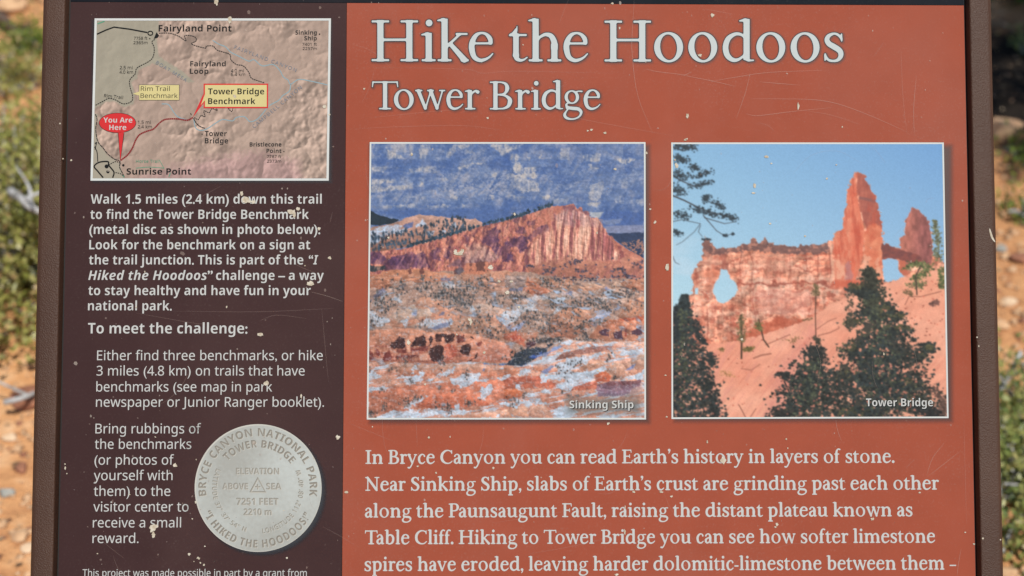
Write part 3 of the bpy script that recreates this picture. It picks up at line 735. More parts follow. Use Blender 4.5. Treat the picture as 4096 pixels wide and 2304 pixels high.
    S_, BS = (184, 206, 226), (98, 112, 152)
    for P, c in ((bl([(60, 260), (185, 185), (165, 255), (90, 290)]), S_), (bl([(265, 225), (345, 175), (345, 245)]), S_), (bl([(335, 475), (430, 388), (490, 365), (400, 515)]), S_), (bl([(470, 495), (620, 430), (860, 415), (870, 475), (700, 535), (560, 505)]), S_), (bl([(30, 340), (230, 430), (180, 515), (80, 490), (30, 420)]), S_), (bl([(765, 60), (885, 55), (870, 115), (780, 135)]), S_), (bl([(1025, 375), (1062, 298), (1082, 330), (1050, 392)]), S_), (bl([(1385, 380), (1449, 345), (1449, 535), (1390, 485)]), S_),
                 (br([(0, 355), (150, 300), (335, 265), (315, 335), (170, 392), (100, 465), (0, 505)]), S_), (br([(55, 535), (255, 398), (225, 472), (120, 548)]), (150, 176, 222)), (br([(465, 405), (520, 318), (585, 318), (500, 385)]), S_), (br([(365, 515), (495, 405), (405, 505)]), S_), (br([(870, 445), (930, 368), (1165, 305), (1012, 435)]), (150, 180, 224)), (br([(945, 172), (1095, 138), (1085, 172)]), S_), (br([(915, 216), (1085, 208), (1080, 234)]), S_), (br([(505, 245), (605, 198), (580, 265)]), S_), (br([(150, 240), (400, 190), (460, 200), (300, 260)]), (190, 196, 206)), (br([(1000, 130), (1050, 60), (1075, 70), (1030, 130)]), (128, 138, 180))):
        p.fill(P, c, .9, 17, 6, tex=np.clip(.1 + 1.4 * (fine * .5 + grain * .5), 0, 1))
    p.put(np.clip((fine * .6 + grain * .4 - .52) * 6, 0, 1) * um * .12, (96, 80, 80)); p.put(np.clip((flat * .5 + dgr * .5 - .54) * 7, 0, 1) * um * .22, (216, 184, 164))
    for P in (bl([(35, 245), (170, 118), (195, 150), (90, 235)]), bl([(405, 425), (505, 355), (475, 412)]), bl([(715, 405), (845, 318), (835, 350), (760, 392)]), bl([(720, 15), (880, 0), (860, 40), (760, 40)]), br([(35, 135), (190, 98), (182, 152)]), br([(580, 165), (690, 148), (680, 180), (590, 190)]), bl([(640, 520), (860, 450), (780, 520), (700, 540)]), br([(0, 520), (120, 440), (60, 540)]), br([(860, 480), (960, 450), (900, 500)])):
        p.fill(P, BS, .65, 10, 7)
    def trees(f, cx, cy, sx, sy, n, c=(70, 74, 78), r=.9):
        c0 = f([(cx, cy)])[0]
        gs = np.exp(-.5 * (((X - c0[0]) / (sx * q + 4)) ** 2 + ((Y - c0[1]) / (sy * q + 4)) ** 2)); dens = min(n / max(sx * sy, 1) * 14, 1)
        p.put(gs * dens * np.clip(fine * 1.5 - .25, 0, 1) * .75, (92, 90, 92))
        for cc, part, big in ((lerp(np.array(c), np.array((118, 106, 100)), np.array(.5)), .3, 1.2), (np.array(c), .35, 1.0), (np.array(c) * .75, .15, .9)):
            p.blobs([(x, y, rng.uniform(2, 4.6) * r * big, rng.uniform(2.5, 6.5) * r * big) for x, y in f([(cx + rng.normal() * sx, cy + rng.normal() * sy) for _ in range(int(n * part))])], cc, .3)
    for a in ((bl, 900, 190, 100, 70, 190), (bl, 960, 260, 60, 40, 70), (bl, 740, 190, 50, 30, 40), (bl, 600, 100, 60, 60, 60), (bl, 300, 110, 80, 50, 50), (bl, 160, 300, 90, 60, 60), (bl, 60, 470, 40, 50, 60), (bl, 150, 240, 80, 50, 50), (bl, 1130, 380, 20, 40, 20), (bl, 1240, 420, 20, 20, 12), (bl, 560, 480, 30, 20, 14), (bl, 1060, 120, 60, 60, 50), (bl, 1200, 60, 60, 40, 40), (bl, 1300, 240, 80, 30, 40), (bl, 1250, 560, 120, 40, 60), (bl, 1100, 480, 120, 40, 40), (br, 110, 200, 60, 40, 60), (br, 850, 250, 100, 40, 70), (br, 1010, 280, 50, 40, 50), (br, 1150, 180, 60, 40, 50), (br, 1280, 150, 60, 20, 30), (br, 730, 290, 30, 30, 22), (br, 600, 300, 60, 40, 30), (br, 820, 620, 60, 40, 60), (br, 420, 500, 60, 60, 60), (br, 300, 400, 60, 60, 40), (br, 880, 460, 120, 14, 50), (br, 760, 510, 50, 14, 30), (br, 450, 640, 110, 12, 60), (br, 180, 420, 90, 50, 50), (br, 480, 300, 30, 60, 30), (br, 540, 60, 80, 40, 40), (br, 400, 50, 40, 30, 30), (br, 1110, 640, 40, 30, 30), (br, 1300, 690, 80, 20, 30), (br, 700, 420, 100, 80, 50), (br, 1250, 300, 90, 60, 24)):
        trees(*a)
    # small buttes at the ridge foot
    p.fill(bl([(1000, -140), (1230, -150), (1220, -40), (1150, -20), (990, -30)]), (200, 130, 104), .9, 6, 4)
    for P in ([(1035, -130), (1072, -150), (1075, -60), (1045, -60)], [(1095, -150), (1195, -150), (1195, -50), (1110, -50)]): p.fill(bl(P), (92, 62, 62), .8, 9, 6)
    for x in (440, 560, 900): p.fill(bl([(x - 20, -60), (x + 10, -90), (x + 20, -30), (x - 10, -20)]), (104, 66, 64), .85, 5, 4)
    p.fill(bl([(880, -50), (980, -110), (985, -60), (930, -20)]), (80, 84, 104), .7, 9, 6)
    p.blobs([(x, y, rng.uniform(3, 6), rng.uniform(2, 5)) for x, y in br([(rng.uniform(480, 1449), rng.uniform(-10, 40)) for _ in range(60)])], (66, 66, 84), .3)
    # ---- the red band with caves
    p.fill(bl([(0, 560), (150, 528), (450, 518), (680, 560), (900, 555), (1150, 600), (1449, 680)]) + br([(0, 690), (120, 760), (60, 880), (0, 880)]) + bl([(1449, 870), (1050, 855), (800, 885), (0, 860)]), ((214, 154, 128), (196, 126, 104)), 1, 5, 5, vary=True)
    p.fill(bl([(1130, 700), (1300, 660), (1449, 700), (1449, 850), (1180, 850), (1090, 830)]), ((196, 138, 118), (180, 118, 102)), .8, 6, 10)
    band = p.mask(bl([(20, 700), (620, 690), (900, 680), (1000, 800), (800, 860), (20, 850)]), 6, 10, p.rough + .5)
    p.put(band * np.clip((flat - .5) * 6, 0, 1) * .6, (136, 74, 66)); p.put(band * np.clip((vert - .56) * 6, 0, 1) * .5, (216, 156, 132))
    for P, c in (([(250, 692), (340, 608), (402, 640), (392, 712), (280, 732)], 0), ([(455, 700), (500, 620), (580, 582), (612, 620), (602, 702)], 0), ([(640, 588), (672, 588), (672, 702), (640, 692)], 0), ([(700, 590), (772, 576), (772, 655), (708, 655)], 0), ([(780, 588), (892, 576), (892, 662), (790, 655)], 0), ([(920, 598), (995, 588), (995, 662), (920, 662)], 1), ([(630, 772), (680, 700), (780, 698), (795, 862), (690, 866)], 0), ([(948, 762), (980, 678), (1062, 668), (1032, 792)], 0), ([(1030, 856), (1132, 768), (1112, 835)], 0), ([(20, 738), (52, 738), (84, 842), (20, 842)], 1), ([(100, 730), (120, 730), (150, 800), (120, 800)], 1), ([(180, 758), (242, 748), (272, 832), (180, 852)], 1), ([(455, 722), (622, 702), (620, 752), (455, 762)], 1), ([(290, 805), (520, 780), (520, 800), (300, 822)], 1), ([(1110, 670), (1170, 660), (1150, 700)], 1), ([(1065, 612), (1100, 615), (1090, 645)], 0), ([(320, 740), (420, 740), (420, 765), (330, 770)], 1)):
        p.fill(bl(P), ((46, 30, 34), (108, 54, 52))[c], .92, 8, 5, tex=.7 + .4 * vert)
    p.fill(bl([(795, 692), (892, 690), (922, 760), (880, 832), (805, 842)]), (168, 82, 66), .7, 7, 5, tex=.5 + .8 * vert); p.fill(bl([(540, 780), (632, 768), (622, 842), (552, 846)]), (212, 164, 144), .85, 5, 5); p.fill(bl([(400, 640), (440, 630), (450, 760), (420, 760)]), (222, 168, 140), .8, 5, 5)
    p.fill(br([(0, 582), (120, 548), (205, 640), (215, 725), (120, 665), (0, 625)]), (188, 110, 88), .9, 6, 5, tex=None, vary=True); p.fill(br([(0, 600), (160, 570), (200, 660), (100, 640)]), (150, 66, 56), .6, 6, 4, tex=np.clip((vert - .4) * 4, 0, 1))
    p.fill(br([(220, 672), (312, 650), (302, 702), (230, 712)]), (70, 44, 54), .9, 5, 5)
    # right hand bluff
    p.fill(br([(840, 620), (950, 500), (1050, 438), (1449, 390), (1449, 650), (1100, 665)]), ((198, 124, 96), (200, 140, 116)), .95, 6, 5, vary=True)
    for P in ([(950, 565), (1032, 518), (1042, 606)], [(1100, 565), (1192, 528), (1192, 624), (1110, 624)], [(1280, 545), (1392, 488), (1392, 582), (1290, 590)], [(1040, 545), (1058, 535), (1056, 605), (1042, 605)]): p.fill(br(P), (76, 54, 70), .92, 6, 4)
    p.fill(br([(1215, 535), (1242, 518), (1232, 606), (1215, 606)]), (150, 64, 52), .8, 5, 4); p.fill(br([(1150, 430), (1449, 385), (1449, 430), (1180, 462)]), (178, 84, 62), .7, 8, 6, tex=.4 + 1.0 * vert)
    # shaded gully with firs
    p.fill(br([(10, 890), (130, 778), (260, 718), (470, 695), (430, 770), (300, 862), (180, 905)]), (46, 58, 74), .95, 12, 6); p.fill(br([(250, 805), (385, 755), (335, 832)]), (48, 80, 152), .9, 6, 5); trees(br, 190, 800, 90, 45, 110, (36, 48, 56))
    p.fill(br([(320, 655), (560, 598), (620, 608), (340, 680)]), (62, 62, 66), .8, 7, 5)
    # ---- nearest slopes
    near = bl([(0, 860), (400, 870), (800, 885), (1050, 860), (1449, 900)]) + br([(20, 895), (180, 905), (430, 770), (620, 640), (880, 660), (1449, 650), (1449, 1449), (0, 1449)]) + bl([(0, 1449)])
    p.fill(near, ((212, 166, 146), (208, 142, 118)), 1, 5, 5, vary=True)
    nm = p.mask(near, 5, 5, p.rough + .5); p.put(nm * np.clip((flat - .54) * 5, 0, 1) * .3, (158, 86, 72)); p.put(nm * np.clip((fine - .58) * 5, 0, 1) * .3, (230, 186, 166)); p.put(nm * np.clip((p.noise(120, 14, 4, .6, ang=-.2) - .6) * 8, 0, 1) * .8, (190, 208, 226))
    for P, c in ((bl([(200, 960), (400, 878), (750, 890), (1000, 880), (1200, 890), (1449, 960), (1449, 1010), (1000, 1000), (500, 1010)]), ((196, 160, 142), (202, 124, 96))), (bl([(0, 1150), (400, 1100), (800, 1060), (1449, 1020), (1449, 1280), (1100, 1300), (300, 1360), (0, 1380)]), ((206, 128, 102), (202, 130, 106))), (bl([(470, 1300), (640, 1200), (760, 1158), (900, 1148), (1100, 1200), (1260, 1285), (1100, 1300), (860, 1335)]), ((214, 132, 104), (196, 106, 80))), (bl([(480, 1449), (700, 1400), (1150, 1368), (1449, 1325), (1449, 1449)]), ((222, 182, 160), (206, 140, 114))),
                 (br([(280, 935), (340, 888), (402, 910), (360, 965)]), ((216, 160, 132), (196, 122, 96))), (br([(0, 890), (100, 905), (180, 940), (120, 1000), (0, 1000)]), ((210, 152, 124), (200, 124, 98))), (br([(700, 970), (800, 888), (980, 838), (1065, 870), (850, 965)]), ((214, 168, 142), (198, 140, 116))), (br([(950, 958), (1130, 856), (1202, 878), (1270, 1005), (1080, 1040)]), ((218, 178, 156), (204, 146, 122))), (br([(1195, 880), (1412, 775), (1412, 945), (1280, 995)]), ((196, 168, 152), (204, 142, 118))), (br([(915, 995), (1000, 948), (1085, 1000), (1062, 1055), (920, 1055)]), ((208, 118, 84), (196, 100, 74))), (br([(0, 1012), (380, 1000), (520, 1080), (625, 1125), (500, 1125), (200, 1125), (0, 1135)]), ((190, 104, 84), (198, 116, 92))), (br([(645, 1145), (760, 1058), (925, 1050), (945, 1125), (720, 1145)]), ((190, 106, 86), (194, 112, 90))), (br([(0, 1140), (130, 1128), (205, 1192), (0, 1255)]), ((214, 126, 88), (200, 108, 80))), (br([(0, 1350), (230, 1288), (255, 1425), (0, 1435)]), ((222, 180, 156), (206, 146, 120))), (br([(250, 1415), (262, 1298), (400, 1288), (485, 1380), (510, 1435)]), ((216, 172, 150), (206, 150, 128))), (br([(600, 760), (880, 700), (1100, 690), (1060, 740), (700, 800), (480, 860)]), ((150, 108, 100), (166, 112, 98)))):
        p.fill(P, c, .95, 6, 5, vary=True)
    for P in (bl([(0, 955), (100, 968), (205, 1010), (100, 1032), (0, 1045)]), bl([(385, 1042), (625, 935), (565, 1052), (430, 1075)]), bl([(625, 1055), (720, 988), (905, 915), (885, 972), (740, 1015)]), bl([(855, 1022), (960, 998), (1190, 955), (1070, 1090), (960, 1115), (880, 1062)]), bl([(0, 1120), (200, 1095), (255, 1120), (100, 1155), (0, 1155)]), bl([(365, 1325), (500, 1250), (732, 1148), (745, 1170), (520, 1275), (400, 1335)]), bl([(1125, 1225), (1180, 1118), (1262, 1085), (1275, 1130), (1210, 1235)]), bl([(40, 1440), (250, 1368), (400, 1355), (700, 1335), (1110, 1345), (1000, 1375), (700, 1405), (500, 1440)]), bl([(1300, 1305), (1449, 1265), (1449, 1302)]), bl([(1125, 1055), (1449, 995), (1449, 1022)]), bl([(845, 1335), (945, 1295), (955, 1345)]), bl([(1185, 1428), (1375, 1375), (1345, 1432)]), bl([(455, 935), (505, 905), (492, 985)]), bl([(0, 1260), (40, 1265), (30, 1300), (0, 1300)]),
              br([(290, 865), (600, 738), (885, 685), (855, 712), (600, 775), (420, 858)]), br([(515, 650), (665, 658), (642, 694), (540, 675)]), br([(875, 678), (1105, 688), (980, 704)]), br([(1070, 785), (1412, 715), (1412, 772), (1150, 805)]), br([(530, 875), (760, 798), (1010, 775), (900, 832), (700, 905), (560, 985), (490, 905)]), br([(820, 975), (1060, 868), (1110, 880), (950, 965), (850, 1005)]), br([(110, 985), (285, 885), (265, 965), (160, 1015)]), br([(370, 985), (560, 958), (700, 955), (910, 958), (905, 1055), (700, 1105), (640, 1145), (555, 1092), (620, 1032), (370, 1062)]), br([(1185, 1052), (1412, 945), (1412, 1025)]), br([(215, 1205), (440, 1128), (610, 1095), (420, 1175), (240, 1215)]), br([(125, 1232), (340, 1240), (475, 1282), (125, 1305)]), br([(0, 1268), (135, 1258), (120, 1305), (0, 1312)]), br([(485, 1385), (620, 1278), (725, 1360), (640, 1440)]), br([(940, 1405), (1175, 1365), (1100, 1435)]), br([(130, 1090), (160, 1090), (150, 1130), (130, 1130)]), br([(320, 1090), (358, 1085), (350, 1145), (322, 1130)]), br([(830, 1180), (950, 1150), (920, 1200), (830, 1205)]), br([(1330, 640), (1412, 580), (1412, 620)])):
        p.fill(P, (188, 208, 226), .92, 15, 6, tex=np.clip(.25 + 1.3 * (fine * .45 + diag * .25 + grain * .35), 0, 1))
    for P in (br([(1225, 945), (1325, 875), (1305, 935)]), bl([(1160, 950), (1205, 908), (1195, 950)]), br([(380, 960), (480, 890), (540, 880), (430, 980)]), br([(340, 800), (560, 690), (600, 700), (420, 800)])): p.fill(P, (112, 134, 186), .75, 6, 6)
    for a in ((bl, 270, 930, 20, 14, 10), (bl, 460, 1050, 20, 14, 12), (bl, 160, 1125, 16, 12, 10), (bl, 520, 1210, 30, 24, 16), (bl, 190, 1310, 20, 24, 16), (bl, 430, 1250, 40, 16, 16), (bl, 400, 1290, 30, 16, 14), (bl, 50, 1380, 30, 26, 26), (bl, 800, 1300, 40, 20, 24), (bl, 830, 1340, 20, 20, 16), (bl, 1060, 1275, 50, 18, 26), (bl, 1010, 985, 20, 30, 14), (bl, 750, 1130, 8, 40, 8), (bl, 720, 1300, 16, 30, 8), (br, 1060, 790, 16, 30, 16), (br, 1110, 1030, 14, 16, 10), (br, 195, 1190, 14, 14, 10), (br, 80, 1240, 30, 14, 18), (br, 100, 1290, 30, 14, 12), (br, 740, 1200, 30, 10, 10), (br, 660, 1200, 12, 6, 6), (br, 700, 860, 60, 40, 24), (br, 560, 940, 20, 40, 14), (br, 640, 990, 20, 30, 12), (br, 580, 1160, 12, 8, 6), (bl, 30, 940, 16, 16, 8), (bl, 900, 1150, 30, 10, 8), (bl, 780, 860, 16, 40, 14), (bl, 400, 840, 30, 16, 16)):
        trees(*a, (80, 76, 76), .85)
    p.fill(br([(935, 1095), (1060, 1058), (1378, 1045), (1378, 1135), (1280, 1185), (1140, 1200), (945, 1205)]), ((126, 92, 100), (134, 112, 134)), .95, 5, 4, tex=.85 + .3 * vert); p.fill(br([(1040, 1065), (1370, 1045), (1370, 1075), (1050, 1095)]), (112, 62, 62), .5, 6, 5, tex=vert * 1.5); p.fill(br([(1290, 1130), (1395, 1080), (1395, 1180), (1220, 1210)]), (178, 148, 140), .8, 7, 6)
    dpt = 1.0 / np.clip(Y - 520, 60, None); wx = (X - 725) * dpt * 900; wy = dpt * 160000
    h1 = p.relief(300, 110, 3, 0, wx, wy, lx=1.0, ly=-.6, gain=.42); h2 = p.relief(90, 40, 3, -.35, gain=.42)
    land = np.clip((Y - 690 - 30 * (X > 840)) / 24, 0, 1); hh = np.clip(h1 * .75 + h2 * .45, -1, 1)
    p.img *= (1 + land * .26 * hh)[..., None]
    p.put(land * np.clip(-hh * 1.8 - .55, 0, 1) * .55 * np.clip((1130 - Y) / 60, .15, 1), (84, 84, 100))
    p.put(land * np.clip(hh * 1.6 - .5, 0, 1) * .45, (222, 184, 162))
    snow_ = np.clip((p.noise(150, 50, 4, .55) - .46) * 6, 0, 1); p.put(land * np.clip(-hh * 1.8 - .35, 0, 1) * snow_ * .85, (178, 200, 226))
    ter = np.clip((Y - np.interp(X, [40, 300, 760, 1050, 1404], [560, 540, 400, 345, 606])) / 20, 0, 1)
    p.img *= (1 + ter * ((p.noise(9, 8, 2, .7) - .5) * .16))[..., None]
    p.img *= (1 + (1 - ter) * ((fine - .5) * .16))[..., None]
    p.put(np.clip((p.noise(10, 8, 2, .7) - .72) * 9, 0, 1) * ter * np.clip((Y - 680) / 20, 0, 1) * .3, (206, 214, 226))
    p.soften(.5)
    p.fill(br([(640, 1230), (1360, 1225), (1370, 1370), (640, 1370)]), (104, 106, 102), .85, 0, 55)
    p.img *= (.95 + .1 * grain)[..., None]
    return p

def paint_arch():
    """the photograph at the right: a natural bridge and its tower over a pink slope"""
    p = Painter(56, 38, 1416, 1394, 440, 440, 23)
    X, Y, rng = p.X, p.Y, p.rng
    t = np.clip((Y - 40) / 760, 0, 1); s = np.clip((X - 60) / 1340, 0, 1)
    p.img[:] = lerp((128, 177, 218), (170, 210, 231), t) + (lerp((10, 8, 2), (-12, -12, -4), s))
    cl = np.clip((p.noise(190, 80, 4) - .5) * 3, 0, 1) * np.clip((430 - X) / 300, 0, 1) * np.clip((Y - 420) / 200, 0, 1); p.put(cl * .35, (206, 222, 234))
    rough = p.noise(16, 14, 3)
    wall = [(120, 850), (145, 800), (165, 760), (162, 690), (185, 640), (210, 625), (213, 520), (222, 505), (250, 520), (262, 548), (282, 565), (310, 560), (380, 555), (420, 542), (448, 540), (462, 514), (476, 522), (490, 548), (505, 530), (520, 514), (540, 535), (575, 542), (610, 540), (650, 558), (720, 546), (790, 550), (828, 532), (850, 522), (870, 480), (900, 466), (915, 400), (930, 290), (955, 215), (963, 188), (985, 186), (1000, 194), (1022, 208), (1032, 235), (1046, 262), (1068, 295), (1085, 370), (1098, 430), (1106, 480), (1103, 535), (1150, 552), (1196, 570), (1186, 512), (1215, 500), (1222, 420), (1240, 380), (1256, 361), (1292, 385), (1320, 408), (1338, 450), (1350, 520), (1352, 590), (1416, 640), (1416, 760), (1110, 800), (860, 900), (640, 980), (240, 1060), (56, 1080), (56, 900)]
    hole1 = [(300, 663), (335, 672), (345, 705), (385, 742), (378, 785), (345, 815), (312, 835), (285, 822), (262, 785), (268, 735), (297, 695)]
    hole2 = [(1100, 618), (1150, 612), (1180, 622), (1180, 665), (1212, 700), (1212, 715), (1106, 730)]
    m = p.mask(wall, 9, nz=rough) * (1 - p.mask(hole1, 5, nz=rough)) * (1 - p.mask(hole2, 4, nz=rough)) * (1 - p.mask([(172, 758), (188, 756), (186, 786), (172, 786)], 2))
    # bulging beds of limestone
    wx = X + (p.noise(120, 90, 3) - .5) * 50; wy = Y + (p.noise(160, 60, 3) - .5) * 34
    f1, ed, dx, dy, val = p.cells(74, 44, wx, wy)
    g1, ed2, dx2, dy2, val2 = p.cells(30, 22, wx, wy)
    beds = p.noise(420, 24, 3)
    col = lerp((220, 134, 104), (242, 190, 164), np.clip(beds * .7 + val * .35 - .05, 0, 1))
    relief = 1 + .26 * (-dy * .8 - dx * .5) + .08 * (-dy2 - dx2 * .4)
    relief *= .88 + .12 * np.clip(ed * 3, 0, 1)
    col *= relief[..., None]
    col *= (.88 + .24 * p.noise(11, 13, 3, .7))[..., None]
    p.img += (col - p.img) * m[..., None]
    pit = np.clip((p.noise(30, 18, 4, .6) - .60) * 9, 0, 1) * m * (X < 870) * (Y > 580); p.put(pit * .55, (158, 78, 62))
    pal = np.clip((p.noise(34, 26, 4, .6) - .58) * 6, 0, 1) * m * np.clip((Y - 600) / 60, 0, 1); p.put(pal * .5, (240, 198, 176)); p.img *= (1 + m * ((p.noise(12, 10, 2, .6) - .5) * .16 + (p.noise(13, 80, 3, .6) - .5) * .30 + (p.noise(60, 40, 3) - .5) * .22))[..., None]; p.put(m * np.clip((p.noise(26, 60, 3, .6) - .6) * 6, 0, 1) * (Y > 590) * .3, (190, 104, 84))
    for ln, w_, k_ in (([(455, 585), (462, 640), (452, 720)], 6, .5), ([(640, 600), (646, 680), (640, 735)], 5, .45), ([(780, 590), (786, 660), (778, 740), (790, 820)], 5, .5), ([(720, 600), (724, 700)], 4, .4), ([(838, 560), (842, 680), (832, 760)], 7, .5), ([(560, 610), (566, 660)], 4, .4), ([(400, 580), (392, 650), (402, 700)], 5, .45), ([(460, 760), (456, 830), (466, 900)], 6, .45), ([(735, 780), (742, 840), (730, 890)], 5, .45), ([(230, 860), (236, 960), (232, 1040)], 6, .5), ([(180, 650), (186, 730), (176, 800)], 5, .4), ([(300, 850), (296, 920)], 5, .4), ([(600, 770), (604, 860)], 4, .35)):
        p.put(p.line([(x + rng.normal() * 4, y) for x, y in ln], w_, w_ * .4) * m * k_, (126, 62, 54)); p.put(p.line([(x + 9, y) for x, y in ln], w_ * 1.4, w_) * m * k_ * .5, (248, 210, 186))
    # dark cap bed
    capl = [(213, 600), (213, 520), (222, 502), (250, 515), (282, 560), (380, 550), (448, 536), (462, 508), (490, 545), (520, 508), (575, 538), (650, 552), (720, 542), (830, 528), (838, 575), (760, 588), (640, 592), (520, 580), (420, 575), (300, 590), (240, 596)]
    cm = p.mask(capl, 9, nz=rough) * m; p.put(cm * .85, lerp((128, 94, 88), (92, 70, 72), p.noise(14, 12, 3)))
    p.put(cm * np.clip((p.noise(15, 13, 3) - .58) * 8, 0, 1) * .8, (196, 136, 116))
    p.put(p.line([(280, 660), (300, 668), (330, 670), (332, 640)], 16) * m * .7, (140, 78, 66)); p.put(p.mask([(296, 590), (330, 592), (326, 662), (304, 660)], 6) * m * .6, (150, 84, 72))
    wob = (p.noise(34, 34, 3) - .5) * 30
    for yy, x0_, x1_, th, k_ in ((738, 378, 1000, 9, .75), (668, 460, 860, 6, .45), (612, 340, 850, 5, .45), (806, 400, 800, 7, .40), (868, 400, 740, 6, .35), (640, 180, 300, 5, .4), (770, 160, 270, 6, .4), (905, 140, 420, 6, .35)):
        band_ = np.clip(1 - np.abs(Y + wob - yy) / (th * (.4 + 1.2 * rough)), 0, 1) * np.clip((X - x0_) / 20, 0, 1) * np.clip((x1_ - X) / 40, 0, 1)
        p.put(band_ * m * k_, (140, 66, 54)); p.put(np.clip(1 - np.abs(Y + wob - yy + th * 2.2) / (th * 1.4), 0, 1) * np.clip((X - x0_) / 20, 0, 1) * np.clip((x1_ - X) / 40, 0, 1) * m * k_ * .5, (246, 204, 180))
    und = p.mask([(400, 1010), (470, 935), (560, 905), (700, 900), (720, 920), (620, 955), (520, 985)], 14, 12); p.put(und * m * .65, (186, 88, 62))
    und = p.mask([(60, 1020), (130, 900), (210, 900), (240, 1030), (180, 1060)], 14, 20); p.put(und * m * .5, (206, 108, 84))
    for pts, c, k in (([(262, 735), (296, 690), (298, 670), (240, 650), (225, 690), (240, 740)], (214, 128, 98), .5), ([(170, 640), (215, 620), (225, 600), (300, 600), (296, 640), (220, 650)], (220, 170, 148), .5), ([(460, 590), (560, 585), (640, 600), (640, 660), (560, 668), (460, 650)], (226, 166, 140), .4), ([(455, 770), (560, 760), (740, 770), (740, 880), (600, 885), (470, 860)], (228, 160, 142), .45)):
        p.put(p.mask(pts, 14, 16) * k * m, c)
    # the tower: sunlit left face, shaded right face
    tl = [(865, 760), (860, 520), (872, 482), (902, 466), (917, 400), (932, 290), (957, 215), (965, 188), (985, 190), (975, 240), (985, 330), (1000, 400), (1020, 470), (1010, 560), (990, 640), (960, 740)]
    k = p.mask(tl, 7, 6, rough) * m; vs = p.noise(22, 90, 4, .6)
    p.put(k * .88, lerp((226, 112, 84), (226, 144, 114), vs)); p.put(k * np.clip((p.noise(13, 110, 3, .6, ang=-.1) - .56) * 6, 0, 1) * .45, (176, 76, 60))
    tr = [(985, 190), (1005, 196), (1026, 210), (1046, 262), (1068, 298), (1085, 370), (1098, 430), (1104, 470), (1060, 440), (1030, 480), (1010, 440), (992, 360), (978, 250)]
    k2 = p.mask(tr, 6, 6, rough) * m; p.put(k2 * .9, lerp((150, 78, 70), (186, 104, 86), p.noise(16, 50, 4, .6)))
    p.put(p.line([(985, 312), (1020, 318), (1070, 330)], 14) * k2 * .55, (120, 88, 90))
    lw = [(1010, 500), (1040, 450), (1075, 440), (1104, 470), (1106, 730), (1060, 735), (1030, 700), (1010, 600)]
    k3 = p.mask(lw, 8, 8, rough) * m; p.put(k3 * .8, lerp((238, 150, 112), (214, 108, 78), p.noise(40, 50, 4)))
    fin = p.mask([(920, 640), (935, 625), (958, 690), (950, 720), (915, 715)], 5, 8) * m; p.put(fin * .7, (180, 130, 130))
    for pts in ([(850, 620), (880, 600), (905, 640), (920, 700), (880, 720), (845, 700)], [(1010, 600), (1040, 600), (1030, 680), (1000, 700)], [(1060, 620), (1085, 610), (1100, 700), (1080, 715)]):
        p.put(p.mask(pts, 9, 14) * m * .6, (244, 190, 160))
    p.put(np.clip((p.noise(18, 40, 4, .6) - .58) * 6, 0, 1) * p.mask(tl + tr[3:8], 0) * m * .32, (196, 78, 56))
    foot = p.mask([(840, 760), (870, 715), (960, 720), (1020, 705), (1110, 725), (1110, 760), (960, 775)], 10, 12); p.put(foot * m * .55, (200, 92, 68))
    # the farther tower and the small bridge
    t2 = p.mask([(1186, 575), (1186, 512), (1215, 500), (1222, 420), (1240, 380), (1256, 361), (1292, 385), (1320, 408), (1338, 450), (1352, 590), (1340, 640), (1200, 640)], 5, nz=rough)
    p.put(t2 * m, lerp((196, 122, 104), (150, 92, 88), np.clip((X - 1200) / 110, 0, 1)) * (.84 + .3 * p.noise(14, 30, 3))[..., None])
    br = p.mask([(1098, 535), (1150, 552), (1200, 572), (1290, 600), (1300, 640), (1200, 625), (1150, 612), (1100, 616)], 5); p.put(br * m, lerp((150, 84, 74), (112, 70, 70), p.noise(20, 14)))
    p.put(p.mask([(1186, 625), (1215, 620), (1225, 690), (1205, 698), (1184, 670)], 5), (196, 110, 86))
    # slope
    slope = [(56, 1060), (240, 1036), (400, 1010), (500, 990), (640, 945), (760, 895), (830, 840), (960, 790), (1105, 740), (1210, 705), (1300, 690), (1416, 650), (1416, 1394), (56, 1394)]
    sm = p.mask(slope, 6, 6)
    c = lerp((244, 178, 150), (234, 156, 128), p.noise(170, 90, 4)) * (.94 + .10 * p.noise(50, 22, 4, .6, ang=-.7))[..., None]
    p.img += (c - p.img) * sm[..., None]
    rill = np.clip((p.noise(150, 12, 3, .6, ang=-.85) - .58) * 6, 0, 1) * sm; p.put(rill * .30 * np.clip((Y - 850) / 300, .2, 1) * p.noise(90, 90, 2), (196, 104, 86))
    rill = np.clip((p.noise(130, 14, 3, .6, ang=-1.0) - .62) * 6, 0, 1) * sm * np.clip((820 - X) / 300, 0, 1); p.put(rill * .35, (214, 140, 128))
    p.put(p.mask([(520, 1394), (560, 1200), (660, 1060), (720, 960), (800, 930), (700, 1100), (640, 1394)], 22, 40) * .35, (206, 130, 124))
    p.put(p.mask([(1150, 760), (1250, 700), (1416, 665), (1416, 800), (1250, 830)], 14, 40) * .3, (246, 170, 134))
    for ln, w in (([(770, 960), (830, 920), (870, 905)], 4), ([(520, 1035), (580, 1010), (640, 985)], 5), ([(460, 1100), (500, 1085), (545, 1078)], 8), ([(400, 1150), (450, 1158), (490, 1130)], 4), ([(1210, 840), (1230, 800), (1290, 800), (1390, 775)], 5), ([(780, 990), (840, 975), (880, 955)], 5)):
        p.put(p.line(ln, w) * .7, (140, 88, 72))
    p.blobs([(rng.uniform(1150, 1400), rng.uniform(720, 1000), rng.uniform(2, 5), rng.uniform(2, 4)) for _ in range(50)] + [(rng.uniform(240, 800), rng.uniform(1000, 1380), rng.uniform(2, 4), rng.uniform(2, 4)) for _ in range(60)], (176, 100, 80), .3)
    p.clouds_of([(1340, 838), (1375, 828)], 26, 10, 9, (110, 78, 70), .3)
